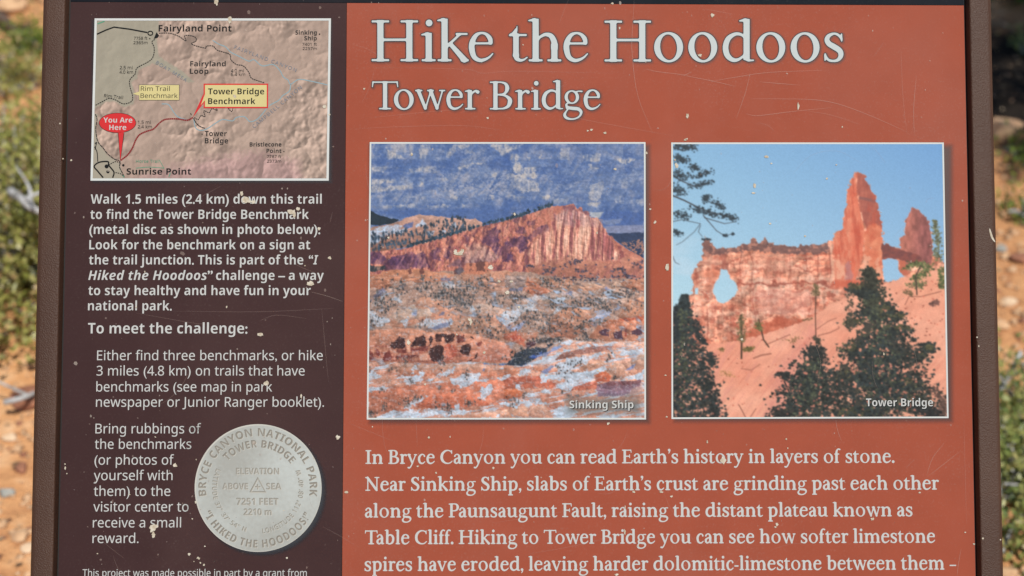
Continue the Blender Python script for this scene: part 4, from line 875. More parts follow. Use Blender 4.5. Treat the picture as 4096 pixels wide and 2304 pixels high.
    # shrubs and young pines
    olive, darkg = (96, 104, 66), (48, 56, 54)
    p.clouds_of([(1215, 660), (1265, 640), (1325, 650), (1310, 700), (1240, 710)], 110, 10, 15, olive, .35); p.clouds_of([(1240, 740), (1300, 745)], 40, 9, 14, (104, 102, 70), .3); p.put(p.line([(1270, 790), (1265, 700), (1290, 650)], 6), (70, 58, 50)); p.clouds_of([(1215, 770), (1240, 790)], 20, 7, 10, (110, 92, 66))
    p.clouds_of([(1365, 425), (1370, 490), (1375, 570), (1380, 620)], 90, 9, [5, 10, 16, 18], (104, 104, 74), .35); p.clouds_of([(1400, 660), (1395, 760)], 50, 10, 10, olive, .3)
    p.put(p.line([(768, 1000), (766, 880), (770, 770), (766, 735)], 5), (96, 66, 54)); p.clouds_of([(768, 740), (768, 790)], 46, 7, [6, 12], (116, 100, 70), .3); p.clouds_of([(700, 918), (745, 905)], 14, 5, 5, (116, 96, 66))
    p.put(p.line([(400, 1100), (402, 1000), (398, 890)], 9), (78, 60, 48)); p.clouds_of([(400, 890), (402, 960), (405, 1020)], 80, 7, [8, 14, 8], (108, 98, 68), .3); p.clouds_of([(420, 1060), (450, 1050)], 44, 8, 9, (112, 98, 58), .3)
    p.put(p.line([(535, 1045), (510, 1010), (498, 960), (486, 910)], 7), (84, 62, 50)); p.clouds_of([(482, 925), (490, 960)], 40, 7, 10, (104, 100, 62), .3)
    p.clouds_of([(310, 1050), (300, 1060)], 16, 6, 6, (126, 104, 66)); p.clouds_of([(300, 1170), (370, 1185)], 26, 6, 14, (176, 130, 88)); p.clouds_of([(620, 1012), (690, 1010)], 20, 5, 10, (132, 104, 70))
    p.put(p.line([(420, 1390), (400, 1350), (385, 1325)], 4), (130, 84, 70)); p.put(p.line([(440, 1390), (470, 1345)], 3), (130, 84, 70))
    hol = np.clip((p.noise(26, 20, 3, .6) - .36) * 6, 0, 1)
    for P_ in ([(1040, 650), (1062, 720), (1085, 770), (1120, 860), (1190, 960), (1240, 1060), (1275, 1200), (1310, 1394), (860, 1394), (885, 1220), (915, 1080), (975, 960), (1005, 840), (1020, 740)], [(122, 785), (150, 900), (190, 1010), (215, 1120), (255, 1250), (275, 1394), (56, 1394), (56, 880), (100, 860)], [(770, 1060), (825, 1130), (850, 1250), (860, 1394), (560, 1394), (640, 1290), (690, 1150)]):
        p.put(p.mask(P_, 34, 10) * hol * .88, lerp((34, 41, 43), (56, 62, 52), p.noise(18, 16, 3)))
    # left pine
    trunk = [(118, 790), (115, 1390)]
    p.clouds_of([(122, 790), (116, 850), (112, 930), (112, 1040), (115, 1180), (120, 1300), (130, 1390)], 700, 13, [6, 16, 30, 48, 62, 74, 82], (46, 55, 56), .35)
    p.clouds_of([(175, 920), (195, 1000), (215, 1020)], 70, 11, 10, (46, 52, 52), .3); p.clouds_of([(240, 1080), (265, 1130)], 60, 11, 12, (44, 50, 50), .3); p.clouds_of([(75, 850), (72, 1000), (75, 1390)], 120, 12, 14, (40, 46, 50), .3); p.clouds_of([(255, 1290), (270, 1380)], 60, 11, 13, (42, 46, 46), .3)
    # middle pine
    p.put(p.line([(1050, 700), (1062, 1000), (1070, 1390)], 10, 18), (52, 46, 44))
    p.clouds_of([(1030, 660), (1042, 730), (1052, 800), (1062, 880)], 380, 13, [10, 26, 36, 34], (58, 60, 50), .35)
    for a, b, s in (((1050, 800), (950, 760), 17), ((1055, 860), (930, 930), 22), ((1060, 900), (1190, 900), 22), ((1060, 980), (1225, 960), 22), ((1065, 1060), (900, 1060), 28), ((1070, 1100), (1320, 1090), 26), ((1070, 1200), (880, 1200), 34), ((1070, 1250), (1280, 1230), 36), ((1080, 1340), (1330, 1300), 36), ((1060, 1360), (880, 1370), 30), ((1120, 850), (1110, 870), 22), ((1310, 1040), (1330, 1060), 15)):
        p.put(p.line([a, b], 7, 3), (54, 46, 42)); p.clouds_of([a, b], 105, 14, s, (48, 55, 52), .35); p.clouds_of([(a[0] * .4 + b[0] * .6 - 6, b[1] - 8), (b[0], b[1] - 10)], 22, 11, s * .8, (82, 80, 58), .3)
    p.clouds_of([(1080, 1020), (1085, 1180), (1090, 1390)], 560, 16, [40, 90, 116], (46, 54, 54), .35)
    p.clouds_of([(940, 780), (935, 900), (945, 960)], 50, 10, 10, (74, 70, 58), .3)
    # low shrub in front
    p.clouds_of([(590, 1175), (625, 1200)], 60, 12, 14, (48, 50, 48), .3); p.put(p.line([(600, 1190), (650, 1300), (680, 1390)], 7), (50, 44, 42))
    p.clouds_of([(735, 1080), (770, 1050), (790, 1120)], 120, 12, 22, (44, 48, 46), .3); p.clouds_of([(740, 1150), (730, 1270), (720, 1390)], 520, 15, [50, 70, 96], (46, 53, 51), .35); p.clouds_of([(570, 1350), (600, 1390)], 60, 12, 20, (46, 48, 46), .3)
    p.clouds_of([(770, 1000), (785, 1030)], 30, 8, 8, (70, 66, 54), .3)
    p.clouds_of([(1340, 1240), (1390, 1300), (1390, 1380)], 110, 10, 16, (92, 72, 64), .3); p.clouds_of([(1290, 1340), (1350, 1390)], 120, 13, 24, (44, 46, 46), .3)
    for P_, n_, s_ in (([(112, 860), (112, 1100), (118, 1380)], 110, [12, 34, 62]), ([(1050, 800), (1075, 1000), (1085, 1200), (1080, 1380)], 200, [22, 44, 80, 96]), ([(745, 1110), (725, 1380)], 90, [30, 70])):
        p.clouds_of(P_, n_, 11, s_, (78, 84, 66), .3)
    p.clouds_of([(1190, 1000), (1270, 1120), (1310, 1330)], 150, 13, 30, (50, 54, 50), .35); p.clouds_of([(870, 1180), (860, 1330)], 150, 13, 34, (50, 54, 50), .35); p.clouds_of([(190, 1100), (250, 1250), (280, 1390)], 160, 13, 24, (48, 54, 53), .35)
    p.blobs([(rng.uniform(560, 1330), rng.uniform(1120, 1390), rng.uniform(3, 7), rng.uniform(3, 6)) for _ in range(130)], (182, 116, 98), .2)
    p.blobs([(rng.uniform(70, 280), rng.uniform(1000, 1390), rng.uniform(3, 6), rng.uniform(3, 5)) for _ in range(40)], (172, 110, 96), .2)
    p.blobs([(rng.uniform(880, 1250), rng.uniform(820, 1100), rng.uniform(3, 7), rng.uniform(3, 6)) for _ in range(60)], (206, 136, 112), .2)
    # bough hanging in at the top left
    tw = (62, 62, 66)
    for ln, w in (([(60, 300), (120, 325), (180, 355), (240, 380), (300, 395), (370, 415)], 7), ([(60, 200), (110, 230), (170, 255), (240, 240)], 6), ([(215, 400), (250, 440), (280, 475), (320, 500), (360, 490)], 4), ([(60, 430), (110, 420), (200, 440), (170, 480), (110, 530), (80, 545)], 3), ([(220, 410), (320, 440), (380, 430)], 4), ([(60, 60), (120, 80), (170, 60)], 5), ([(62, 600), (75, 630), (95, 640)], 3), ([(200, 450), (190, 480), (210, 505)], 3)):
        p.put(p.line(ln, w, w * .5), tw)
    for a, b, n, s in (((75, 60), (165, 60), 70, 18), ((75, 110), (140, 130), 60, 16), ((160, 150), (180, 175), 30, 12), ((70, 190), (130, 215), 60, 20), ((180, 210), (245, 180), 44, 12), ((160, 255), (250, 235), 50, 14), ((65, 260), (110, 290), 50, 18), ((235, 300), (225, 330), 36, 10), ((270, 330), (310, 365), 40, 11), ((150, 360), (280, 400), 60, 13), ((300, 395), (380, 420), 50, 12), ((65, 380), (130, 410), 44, 16), ((70, 480), (110, 490), 26, 10), ((320, 495), (325, 500), 12, 5), ((360, 490), (362, 492), 8, 4), ((215, 515), (240, 520), 8, 6)):
        p.clouds_of([a, b], n, 7.5, s, (46, 58, 66), .3)
    p.soften(.85)
    p.img *= (.98 + .04 * p.noise(5, 5, 2))[..., None]
    return p

def paint_relief():
    """the map's ground: a shaded relief in tan, the plateau in grey green"""
    p = Painter(676, 146, 2432, 1322, 380, 256, 5)
    X, Y = p.X, p.Y
    z = np.abs(p.noise(190, 150, 4, .5, ang=.8) - .5) * 215 + p.noise(70, 120, 3, .5, ang=.7) * 40
    gy, gx = np.gradient(z, p.px)
    sh = np.clip((gx * .75 + gy * .6), -1.6, 1.6)
    rough = np.clip(p.noise(420, 320, 2) * 1.8 - .3, .25, 1)
    c = np.array((177, 155, 140.)) * (1 + .17 * sh * rough)[..., None]
    p.img[:] = c
    m = p.mask([(640, 100), (1155, 100), (1152, 235), (1140, 290), (1150, 380), (1160, 420), (1200, 450), (1290, 500), (1425, 605), (1380, 615), (1300, 562), (1200, 505), (1110, 475), (1010, 525), (1000, 580), (962, 612), (988, 700), (982, 765), (915, 790), (840, 752), (780, 752), (690, 805), (640, 820)], 5, 12)
    p.put(m, np.array((166, 160, 142.)) * (1 + .02 * sh)[..., None])
    m = p.mask([(640, 830), (715, 840), (705, 950), (722, 1040), (790, 1130), (885, 1195), (925, 1340), (640, 1340)], 4, 12); p.put(m, (170, 163, 145))
    m = p.mask([(900, 1340), (1250, 1230), (1600, 1150), (1900, 1110), (2200, 1180), (2250, 1340)], 30, 90); p.put(m * .5, np.array((178, 140, 142.)) * (1 + .14 * sh)[..., None])
    return p

# ------------------------------------------------------------------ materials
M = {}
M['white_ink'] = print_mat('white_ink', (206, 209, 205), .65, .03)
M['border_ink'] = print_mat('border_ink', (220, 225, 221), .65, .02)
M['title_ink'] = print_mat('title_ink', (201, 211, 210), .5, .02)
M['black_ink'] = print_mat('black_ink', (20, 22, 24), .5, .1)
M['dark_ink'] = print_mat('dark_ink', (44, 42, 42), .5, .1)
M['grey_ink'] = print_mat('grey_ink', (70, 66, 62), .5, .1)
M['brown_field'] = print_mat('brown_field', (66, 44, 44), .65, .05, .06, 30)
M['orange_field'] = print_mat('orange_field', (168, 84, 61), .65, .05, .16, 30)
M['navy_band'] = print_mat('navy_band', (8, 20, 31), .65, .1, .05)
M['red_ink'] = print_mat('red_ink', (216, 52, 54), .5, .05)
M['trail_ink'] = print_mat('trail_ink', (138, 36, 40), .5, .1)
M['yellow_ink'] = print_mat('yellow_ink', (220, 208, 146), .5, .03)
M['creek_ink'] = print_mat('creek_ink', (148, 172, 178), .5, .03)
M['creek_name_ink'] = print_mat('creek_name_ink', (134, 140, 150), .5, .03)
M['green_ink'] = print_mat('green_ink', (92, 158, 128), .5, .03)
M['print'] = attr_mat('print')
M['outline_ink'] = print_mat('outline_ink', (54, 50, 54), .5, .05)
M['soft_ink'] = veil_mat('soft_ink', (58, 34, 28), use_attr=True)
M['navy_shade'] = veil_mat('navy_shade', (20, 24, 34), use_attr=True)
M['scuff'] = veil_mat('scuff', (222, 196, 180), .20)
M['speck'] = veil_mat('speck', (222, 206, 190), .38)
M['scuff_faint'] = veil_mat('scuff_faint', (220, 190, 175), .09)

def frame_mat():
    m, nt, b = new_mat('brown_powder_coat')
    N, L = nt.nodes, nt.links
    tc = N.new('ShaderNodeTexCoord')
    n1 = N.new('ShaderNodeTexNoise'); n1.inputs['Scale'].default_value = 760; n1.inputs['Detail'].default_value = 2
    n2 = N.new('ShaderNodeTexNoise'); n2.inputs['Scale'].default_value = 14; n2.inputs['Detail'].default_value = 5
    for n in (n1, n2): L.new(tc.outputs['Object'], n.inputs['Vector'])
    cr = N.new('ShaderNodeValToRGB')
    cr.color_ramp.elements[0].position = .3; cr.color_ramp.elements[0].color = paint((76, 51, 38))
    cr.color_ramp.elements[1].position = .75; cr.color_ramp.elements[1].color = paint((90, 64, 49))
    L.new(n2.outputs['Fac'], cr.inputs[0]); L.new(cr.outputs[0], b.inputs['Base Color'])
    bp = N.new('ShaderNodeBump'); bp.inputs['Strength'].default_value = .75; bp.inputs['Distance'].default_value = .0011
    L.new(n1.outputs['Fac'], bp.inputs['Height']); L.new(bp.outputs[0], b.inputs['Normal'])
    b.inputs['Roughness'].default_value = .55; b.inputs['Specular IOR Level'].default_value = .3
    return m
M['frame'] = frame_mat()
m, nt, b = new_mat('dark_gasket'); b.inputs['Base Color'].default_value = (.008, .007, .007, 1); b.inputs['Roughness'].default_value = .8; M['gasket'] = m

def chip_mat():
    m, nt, b = new_mat('bare_chip')
    N, L = nt.nodes, nt.links
    tc = N.new('ShaderNodeTexCoord'); nz = N.new('ShaderNodeTexNoise'); nz.inputs['Scale'].default_value = 260; nz.inputs['Detail'].default_value = 4
    L.new(tc.outputs['Object'], nz.inputs['Vector'])
    cr = N.new('ShaderNodeValToRGB'); cr.color_ramp.elements[0].position = .35; cr.color_ramp.elements[0].color = paint((190, 176, 150)); cr.color_ramp.elements[1].position = .7; cr.color_ramp.elements[1].color = paint((232, 226, 208))
    L.new(nz.outputs['Fac'], cr.inputs[0]); L.new(cr.outputs[0], b.inputs['Base Color']); b.inputs['Roughness'].default_value = .9
    return m
M['chip'] = chip_mat()

def disc_mat():
    m, nt, b = new_mat('metal_disc_print')
    N, L = nt.nodes, nt.links
    tc = N.new('ShaderNodeTexCoord')
    nz = N.new('ShaderNodeTexNoise'); nz.inputs['Scale'].default_value = 9; nz.inputs['Detail'].default_value = 6
    n2 = N.new('ShaderNodeTexNoise'); n2.inputs['Scale'].default_value = 260; n2.inputs['Detail'].default_value = 2
    for n in (nz, n2): L.new(tc.outputs['Object'], n.inputs['Vector'])
    ad = N.new('ShaderNodeMath'); ad.operation = 'MULTIPLY_ADD'; ad.inputs[1].default_value = .22
    L.new(n2.outputs['Fac'], ad.inputs[0]); L.new(nz.outputs['Fac'], ad.inputs[2])
    cr = N.new('ShaderNodeValToRGB'); cr.color_ramp.elements[0].position = .42; cr.color_ramp.elements[0].color = paint((170, 172, 164)); cr.color_ramp.elements[1].position = .8; cr.color_ramp.elements[1].color = paint((202, 210, 205))
    L.new(ad.outputs[0], cr.inputs[0]); L.new(cr.outputs[0], b.inputs['Base Color']); b.inputs['Roughness'].default_value = .45
    return m
M['disc'] = disc_mat()
M['disc_dark'] = print_mat('disc_dark', (120, 115, 104), .5, .1)
M['disc_light'] = print_mat('disc_light', (208, 208, 198), .5, .05)
M['disc_mid'] = print_mat('disc_mid', (152, 148, 137), .5, .05)
M['disc_rim'] = print_mat('disc_rim', (206, 206, 196), .5, .05)

# ------------------------------------------------------------------ ground
def at_ground(x, y, z=0.0):
    """where the line of sight through a photo pixel meets height z"""
    d = fwd + right * ((x - 2048) / F_PX) + down * ((y - 1152) / F_PX)
    t = (z - CAM.z) / d.z
    return CAM + d * t

def ground_mat():
    m, nt, b = new_mat('orange_soil')
    N, L = nt.nodes, nt.links
    tc = N.new('ShaderNodeTexCoord')
    def noise(s, d=6, dist=0):
        n = N.new('ShaderNodeTexNoise'); n.inputs['Scale'].default_value = s; n.inputs['Detail'].default_value = d; n.inputs['Distortion'].default_value = dist
        L.new(tc.outputs['Object'], n.inputs['Vector']); return n
    n1, n2, n3 = noise(2.2, 6), noise(26, 8), noise(150, 5)
    cr = N.new('ShaderNodeValToRGB')
    e = cr.color_ramp.elements
    e[0].position = .32; e[0].color = (.42, .19, .085, 1)
    e[1].position = .72; e[1].color = (.80, .53, .31, 1)
    k = e.new(.52); k.color = (.65, .335, .150, 1)
    mx = N.new('ShaderNodeMath'); mx.operation = 'MULTIPLY_ADD'; mx.inputs[1].default_value = .45
    L.new(n1.outputs['Fac'], mx.inputs[0])
    mm = N.new('ShaderNodeMath'); mm.operation = 'MULTIPLY'; mm.inputs[1].default_value = .56; L.new(n2.outputs['Fac'], mm.inputs[0]); L.new(mm.outputs[0], mx.inputs[2])
    L.new(mx.outputs[0], cr.inputs[0])
    # pine's deep shade painted into the soil as a near-black tint
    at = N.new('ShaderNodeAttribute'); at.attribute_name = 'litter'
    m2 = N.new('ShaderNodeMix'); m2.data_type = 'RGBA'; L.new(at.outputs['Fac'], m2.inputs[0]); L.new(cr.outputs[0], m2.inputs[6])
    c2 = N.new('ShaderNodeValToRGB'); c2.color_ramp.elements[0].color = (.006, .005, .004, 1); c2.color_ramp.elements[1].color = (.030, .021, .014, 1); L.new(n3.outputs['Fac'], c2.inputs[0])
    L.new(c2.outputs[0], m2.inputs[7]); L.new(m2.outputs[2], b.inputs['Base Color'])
    bp = N.new('ShaderNodeBump'); bp.inputs['Strength'].default_value = .8; bp.inputs['Distance'].default_value = .012
    ad = N.new('ShaderNodeMath'); ad.operation = 'ADD'; L.new(n2.outputs['Fac'], ad.inputs[0]); L.new(n3.outputs['Fac'], ad.inputs[1])
    L.new(ad.outputs[0], bp.inputs['Height']); L.new(bp.outputs[0], b.inputs['Normal'])
    b.inputs['Roughness'].default_value = .95; b.inputs['Specular IOR Level'].default_value = .15
    return m

def far_steps(lo, hi, step, far):
    a = list(np.arange(lo, hi + step / 2, step)); s = step; x = a[-1]
    R = []
    while x < far:
        s *= 1.35; x += s; R.append(x)
    s = step; x = a[0]; Lf = []
    while x > -far:
        s *= 1.35; x -= s; Lf.append(x)
    return np.array(Lf[::-1] + a + R)

gx = far_steps(-2.6, 2.6, .022, 420); gy = far_steps(-1.4, 4.6, .022, 420)
GX, GY = np.meshgrid(gx, gy)
grng = np.random.default_rng(3)
def vnoise(X, Y, s, seed, octv=4):
    r = np.random.default_rng(seed); out = np.zeros(np.shape(X)); amp = 1.0
    for o in range(octv):
        lat = r.random((256, 256)); xx = X / s * 2 ** o; yy = Y / s * 2 ** o
        ix, iy = np.floor(xx).astype(int), np.floor(yy).astype(int); fx, fy = xx - ix, yy - iy
        fx, fy = fx * fx * (3 - 2 * fx), fy * fy * (3 - 2 * fy)
        g = lambda a, b_: lat[b_ % 256, a % 256]
        out += amp * ((g(ix, iy) * (1 - fx) + g(ix + 1, iy) * fx) * (1 - fy) + (g(ix, iy + 1) * (1 - fx) + g(ix + 1, iy + 1) * fx) * fy - .5)
        amp *= .5
    return out
def ground_z(X, Y):
    X, Y = np.asarray(X, float), np.asarray(Y, float)
    near = np.exp(-((X / 5) ** 2 + ((Y - 1.5) / 6) ** 2))
    return vnoise(X, Y, .55, 1, 5) * .045 * near + vnoise(X, Y, 9, 2, 3) * .05 * near - 0.01
GZ = ground_z(GX, GY)
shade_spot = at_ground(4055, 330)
SHADE_TINT = np.exp(-(((GX - shade_spot.x - .25) / .62) ** 2 + ((GY - shade_spot.y - .05) / .42) ** 2) ** 2)
SHADE_TINT = np.clip(SHADE_TINT * 1.35 + vnoise(GX, GY, .18, 9, 3) * .7 * SHADE_TINT, 0, 1)
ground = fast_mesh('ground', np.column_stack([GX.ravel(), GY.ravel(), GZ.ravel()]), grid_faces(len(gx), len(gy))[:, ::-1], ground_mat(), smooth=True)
a = ground.data.attributes.new('litter', 'FLOAT', 'POINT'); a.data.foreach_set('value', SHADE_TINT.ravel().astype(np.float32))  # mask of the soil's painted-on pine shade
tag(ground, 'dry orange sandy soil strewn with small stones', 'ground', kind='structure')

# ------------------------------------------------------------------ the sign
sign = bpy.data.objects.new('wayside_sign', None)
COL.objects.link(sign)
sign.location = ROOT
tag(sign, 'brown framed trail information panel with map, two photographs and white lettering', 'sign')

VB, VT = 0.680, -0.085                     # bottom and top edge of the panel
UR = 0.910
SPLIT = float(np.mean([uv(1391.5, 13)[0], uv(1363, 2304)[0]]))
def slab_part(name, u0, u1, v0, v1, n0, n1, mat, parent=sign, bevel=0):
    P = np.array([(u0, v0), (u1, v0), (u1, v1), (u0, v1)])
    V = np.vstack([to_world(P, n0), to_world(P, n1)])
    return mesh_obj(name, V, [(3, 2, 1, 0), (4, 5, 6, 7), (0, 1, 5, 4), (1, 2, 6, 5), (2, 3, 7, 6), (3, 0, 4, 7)], mat, parent)

slab_part('back_board', -.006, UR + .006, VT - .006, VB + .006, -.014, -.0022, M['gasket'])
def field(name, u0, u1, v0, v1, mat):
    return slab_part(name, u0, u1, v0, v1, -.002, 0, mat)
field('header_band', 0, UR, VT, -.0004, M['navy_band'])
side_field = field('side_field', 0, SPLIT - .0002, 0, VB, M['brown_field'])
main_field = field('main_field', SPLIT + .0002, UR, 0, VB, M['orange_field'])

# frame: one extruded bar per side, mitred at the corners
def bar(name, prof, a, b, out_dir, along):
    """prof: (outward, n) outline; a, b: inner corner points (u, v); out_dir/along unit vectors in (u, v)"""
    V = []
    for base, sgn in ((a, -1), (b, 1)):
        for (o_, n_) in prof:
            P = np.array(base) + np.array(out_dir) * o_ + np.array(along) * o_ * sgn
            V.append(to_world(np.array([P]), n_)[0])
    k = len(prof)
    F = [(i, (i + 1) % k, k + (i + 1) % k, k + i) for i in range(k)] + [tuple(range(k))[::-1], tuple(range(k, 2 * k))]
    o = mesh_obj(name, V, F, M['frame'], sign)
    for p_ in o.data.polygons: p_.use_smooth = len(p_.vertices) == 4
    o.data.set_sharp_from_angle(angle=R_(50))
    return o
def arc(cx, cy, r, a0, a1, k=6):
    return [(cx + r * math.cos(R_(t)), cy + r * math.sin(R_(t))) for t in np.linspace(a0, a1, k)]
PROF = [(.0018, -.012), (.0018, .0005), (.0030, .0058)] + arc(.0052, .0062, .0020, 165, 92, 4) + arc(.0205, .0022, .0060, 88, 2, 8) + [(.0265, -.012), (.0265, -.030), (.0018, -.030)]
bar('frame_bar', PROF, (0, VT), (0, VB), (-1, 0), (0, 1))
bar('frame_bar', PROF, (UR, VB), (UR, VT), (1, 0), (0, -1))
bar('frame_bar', PROF, (UR, VT), (0, VT), (0, -1), (-1, 0))
bar('frame_bar', PROF, (0, VB), (UR, VB), (0, 1), (1, 0))

# posts under the panel
def post(x):
    ztop = ORG.z - .42 * cT - .05; yy = -.42 * sT + .03 - ROOT.y
    V = []; F = []
    sec = [(-.038, -.032), (-.032, -.038), (.032, -.038), (.038, -.032), (.038, .032), (.032, .038), (-.032, .038), (-.038, .032)]
    for (px, py) in sec: V.append((x + px, yy + py, -.15))
    for (px, py) in sec: V.append((x + px, yy + py, ztop - (py) * (cT / sT) * -1 * 1.0))
    k = 8
    F = [(i, (i + 1) % k, k + (i + 1) % k, k + i) for i in range(k)] + [tuple(range(k))[::-1], tuple(range(k, 2 * k))]
    return mesh_obj('post', V, F, M['frame'], sign)
post(-.26); post(.26)

NP = .00008
# --- soft printed shade behind a rectangle or disc
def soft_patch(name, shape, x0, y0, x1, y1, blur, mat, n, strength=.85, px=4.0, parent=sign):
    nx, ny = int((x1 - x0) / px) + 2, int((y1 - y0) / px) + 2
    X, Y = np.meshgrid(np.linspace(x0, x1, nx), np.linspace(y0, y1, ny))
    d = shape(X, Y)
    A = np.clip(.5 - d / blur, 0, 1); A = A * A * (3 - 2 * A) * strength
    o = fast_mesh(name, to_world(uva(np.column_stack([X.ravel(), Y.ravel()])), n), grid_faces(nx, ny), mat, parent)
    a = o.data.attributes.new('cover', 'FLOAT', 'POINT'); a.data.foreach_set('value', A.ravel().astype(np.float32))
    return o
def box_sd(cx0, cy0, cx1, cy1):
    def f(X, Y):
        qx = np.abs(X - (cx0 + cx1) / 2) - (cx1 - cx0) / 2; qy = np.abs(Y - (cy0 + cy1) / 2) - (cy1 - cy0) / 2
        return np.hypot(np.maximum(qx, 0), np.maximum(qy, 0)) + np.minimum(np.maximum(qx, qy), 0)
    return f

def quad_print(name, p, corners, n, mat, parent):
    """stretch a painted picture over four photo points (tl, tr, br, bl)"""
    ny, nx = p.X.shape
    C = uva(corners)
    s = np.linspace(0, 1, nx)[None, :, None]; t = np.linspace(0, 1, ny)[:, None, None]
    P = (C[0] * (1 - s) + C[1] * s) * (1 - t) + (C[3] * (1 - s) + C[2] * s) * t
    o = fast_mesh(name, to_world(P.reshape(-1, 2), n), grid_faces(nx, ny), mat, parent)
    c = np.clip(lin(np.clip(p.img, 0, 255)) / KLIT, 0, .9)
    at = o.data.attributes.new('ink', 'FLOAT_COLOR', 'POINT')
    at.data.foreach_set('color', np.concatenate([c, np.ones((ny, nx, 1))], axis=2).astype(np.float32).ravel())
    return o

def border(name, corners, w, n, mat, parent):
    P = np.array(corners, float); c = P.mean(axis=0)
    inn = np.array([p_ - np.sign(p_ - c) * w for p_ in P])
    f = Flat(); V = uva(np.vstack([P, inn]))
    f.add(V, [(0, 1, 5, 4), (1, 2, 6, 5), (2, 3, 7, 6), (3, 0, 4, 7)])
    return f.build(name, mat, parent, n)

# left photograph
CA = [(1479, 568.5), (2582, 568.5), (2584, 1678), (1467, 1678)]
CB = [(2685, 570), (3775, 570), (3794, 1672.5), (2686, 1676)]
for C in (CA, CB):
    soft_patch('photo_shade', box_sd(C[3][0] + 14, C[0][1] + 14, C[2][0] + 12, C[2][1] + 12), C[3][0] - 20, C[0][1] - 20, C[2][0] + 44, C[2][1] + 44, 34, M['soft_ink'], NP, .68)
ridge_photo = quad_print('ridge_photo', paint_ridge(), CA, NP * 2, M['print'], sign)
border('photo_border', CA, 6.5, NP * 3, M['border_ink'], ridge_photo)
arch_photo = quad_print('arch_photo', paint_arch(), CB, NP * 2, M['print'], sign)
border('photo_border', CB, 6.5, NP * 3, M['border_ink'], arch_photo)
sans_line('caption_shade', 'Sinking Ship', 'b', 2281, 1636, 2537, 30, M['dark_ink'], ridge_photo, NP * 3)
sans_line('caption', 'Sinking Ship', 'b', 2278, 1633, 2534, 30, M['white_ink'], ridge_photo, NP * 4, off=-.006)
sans_line('caption_shade', 'Tower Bridge', 'b', 3467, 1628, 3735, 31, M['black_ink'], arch_photo, NP * 3)
sans_line('caption', 'Tower Bridge', 'b', 3464, 1625, 3732, 31, M['white_ink'], arch_photo, NP * 4, off=-.006)

# title and subtitle, letter by letter
def serif_word(name, letters, ox, oy, scl, base0, base1, k, level, mat, n, dx=0, dy=0, step=1.0):
    """letters: (glyph, left edge in crop px); k: photo px per unit"""
    loops = []
    for c, x in letters:
        lo, hi = glyph_ink(c)
        X0 = ox + x / scl
        for L in glyph_loops(c, 1.0, 0.0, step, level):
            q = L.copy(); q[:, 0] = X0 + (q[:, 0] - lo) * k + dx
            q[:, 1] = -(q[:, 1] * k) + dy
            q[:, 1] += np.interp(X0, [base0[0], base1[0]], [base0[1], base1[1]])
            loops.append(q)
    V, f = loops_mesh(loops)
    return mesh_obj(name, to_world(uva(V), n), f, mat, sign)
ch = lambda w, xs: list(zip(w, xs))
t1 = ch('Hikethe', (233, 598, 715, 948, 1243, 1385, 1645)) + [('H', 1947), ('o', 2312)]
c2 = lambda x: (2700 + x / 1.845 - 1360) * 1.84
t1 += [('o', c2(98)), ('d', c2(352)), ('o', c2(600)), ('o', c2(853)), ('s', c2(1100))]
t2 = ch('TowerBridge', (235, 397, 553, 783, 918, 1103, 1288, 1405, 1485, 1643, 1793))
for nm, tt, b0, b1, k in (('title', t1, (1360, 244.6), (3300, 247.0), 1.63), ('subtitle', t2, (1360, 437.2), (2400, 438.2), 1.114)):
    serif_word(nm + '_outline', tt, 1360, 0, 1.84, b0, b1, k, 1.9 if nm == 'title' else 2.3, M['outline_ink'], NP * 2)
    serif_word(nm + '_lettering', tt, 1360, 0, 1.84, b0, b1, k, 0.0, M['title_ink'], NP * 3)
    letters = tt; kk = k
    def word_sd(X, Y, letters=letters, kk=kk, b0=b0, b1=b1):
        D = np.full(X.shape, 99.0)
        for c, x in letters:
            glyph_loops(c, 1.0, 0.0, 1.0, 0.0)
            F, gx0, gy0 = GC[(c, 1.0, 0.0, 1.0)]
            lo, hi = glyph_ink(c); X0 = 1360 + x / 1.84
            gx_ = (X - X0) / kk + lo - gx0; gy_ = (np.interp(X0, [b0[0], b1[0]], [b0[1], b1[1]]) - Y) / kk - gy0
            ok = (gx_ >= 0) & (gy_ >= 0) & (gx_ < F.shape[1] - 1.01) & (gy_ < F.shape[0] - 1.01)
            i, j = gx_[ok].astype(int), gy_[ok].astype(int); fx, fy = gx_[ok] - i, gy_[ok] - j
            v = (F[j, i] * (1 - fx) + F[j, i + 1] * fx) * (1 - fy) + (F[j + 1, i] * (1 - fx) + F[j + 1, i + 1] * fx) * fy
            D[ok] = np.minimum(D[ok], v * kk)
        return D
    x_end = 3400 if nm == 'title' else 2420
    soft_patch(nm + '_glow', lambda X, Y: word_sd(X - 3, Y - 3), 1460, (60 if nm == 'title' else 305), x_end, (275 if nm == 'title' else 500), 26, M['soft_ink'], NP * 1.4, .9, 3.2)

# body lines
BODY = [('In Bryce Canyon you can read Earth’s history in layers of stone.', 1462, 1855.5, 3578, 1850.7),
        ('Near Sinking Ship, slabs of Earth’s crust are grinding past each other', 1460.5, 1963, 3756, 1958),
        ('along the Paunsaugunt Fault, raising the distant plateau known as', 1459.5, 2070, 3650, 2064.8),
        ('Table Cliff. Hiking to Tower Bridge you can see how softer limestone', 1459.5, 2177, 3740.6, 2170.5),
        ('spires have eroded, leaving harder dolomitic-limestone between them –', 1458, 2284, 3824.7, 2278)]
for s, x0, y0, x1, y1 in BODY:
    V, f = loops_mesh(serif_run(s, 1.06, 2.6, 1.3))
    mesh_obj('text_line', to_world(lay(V, x0, y0, x1, y1, 53.5, 100), NP * 2), f, M['white_ink'], sign)

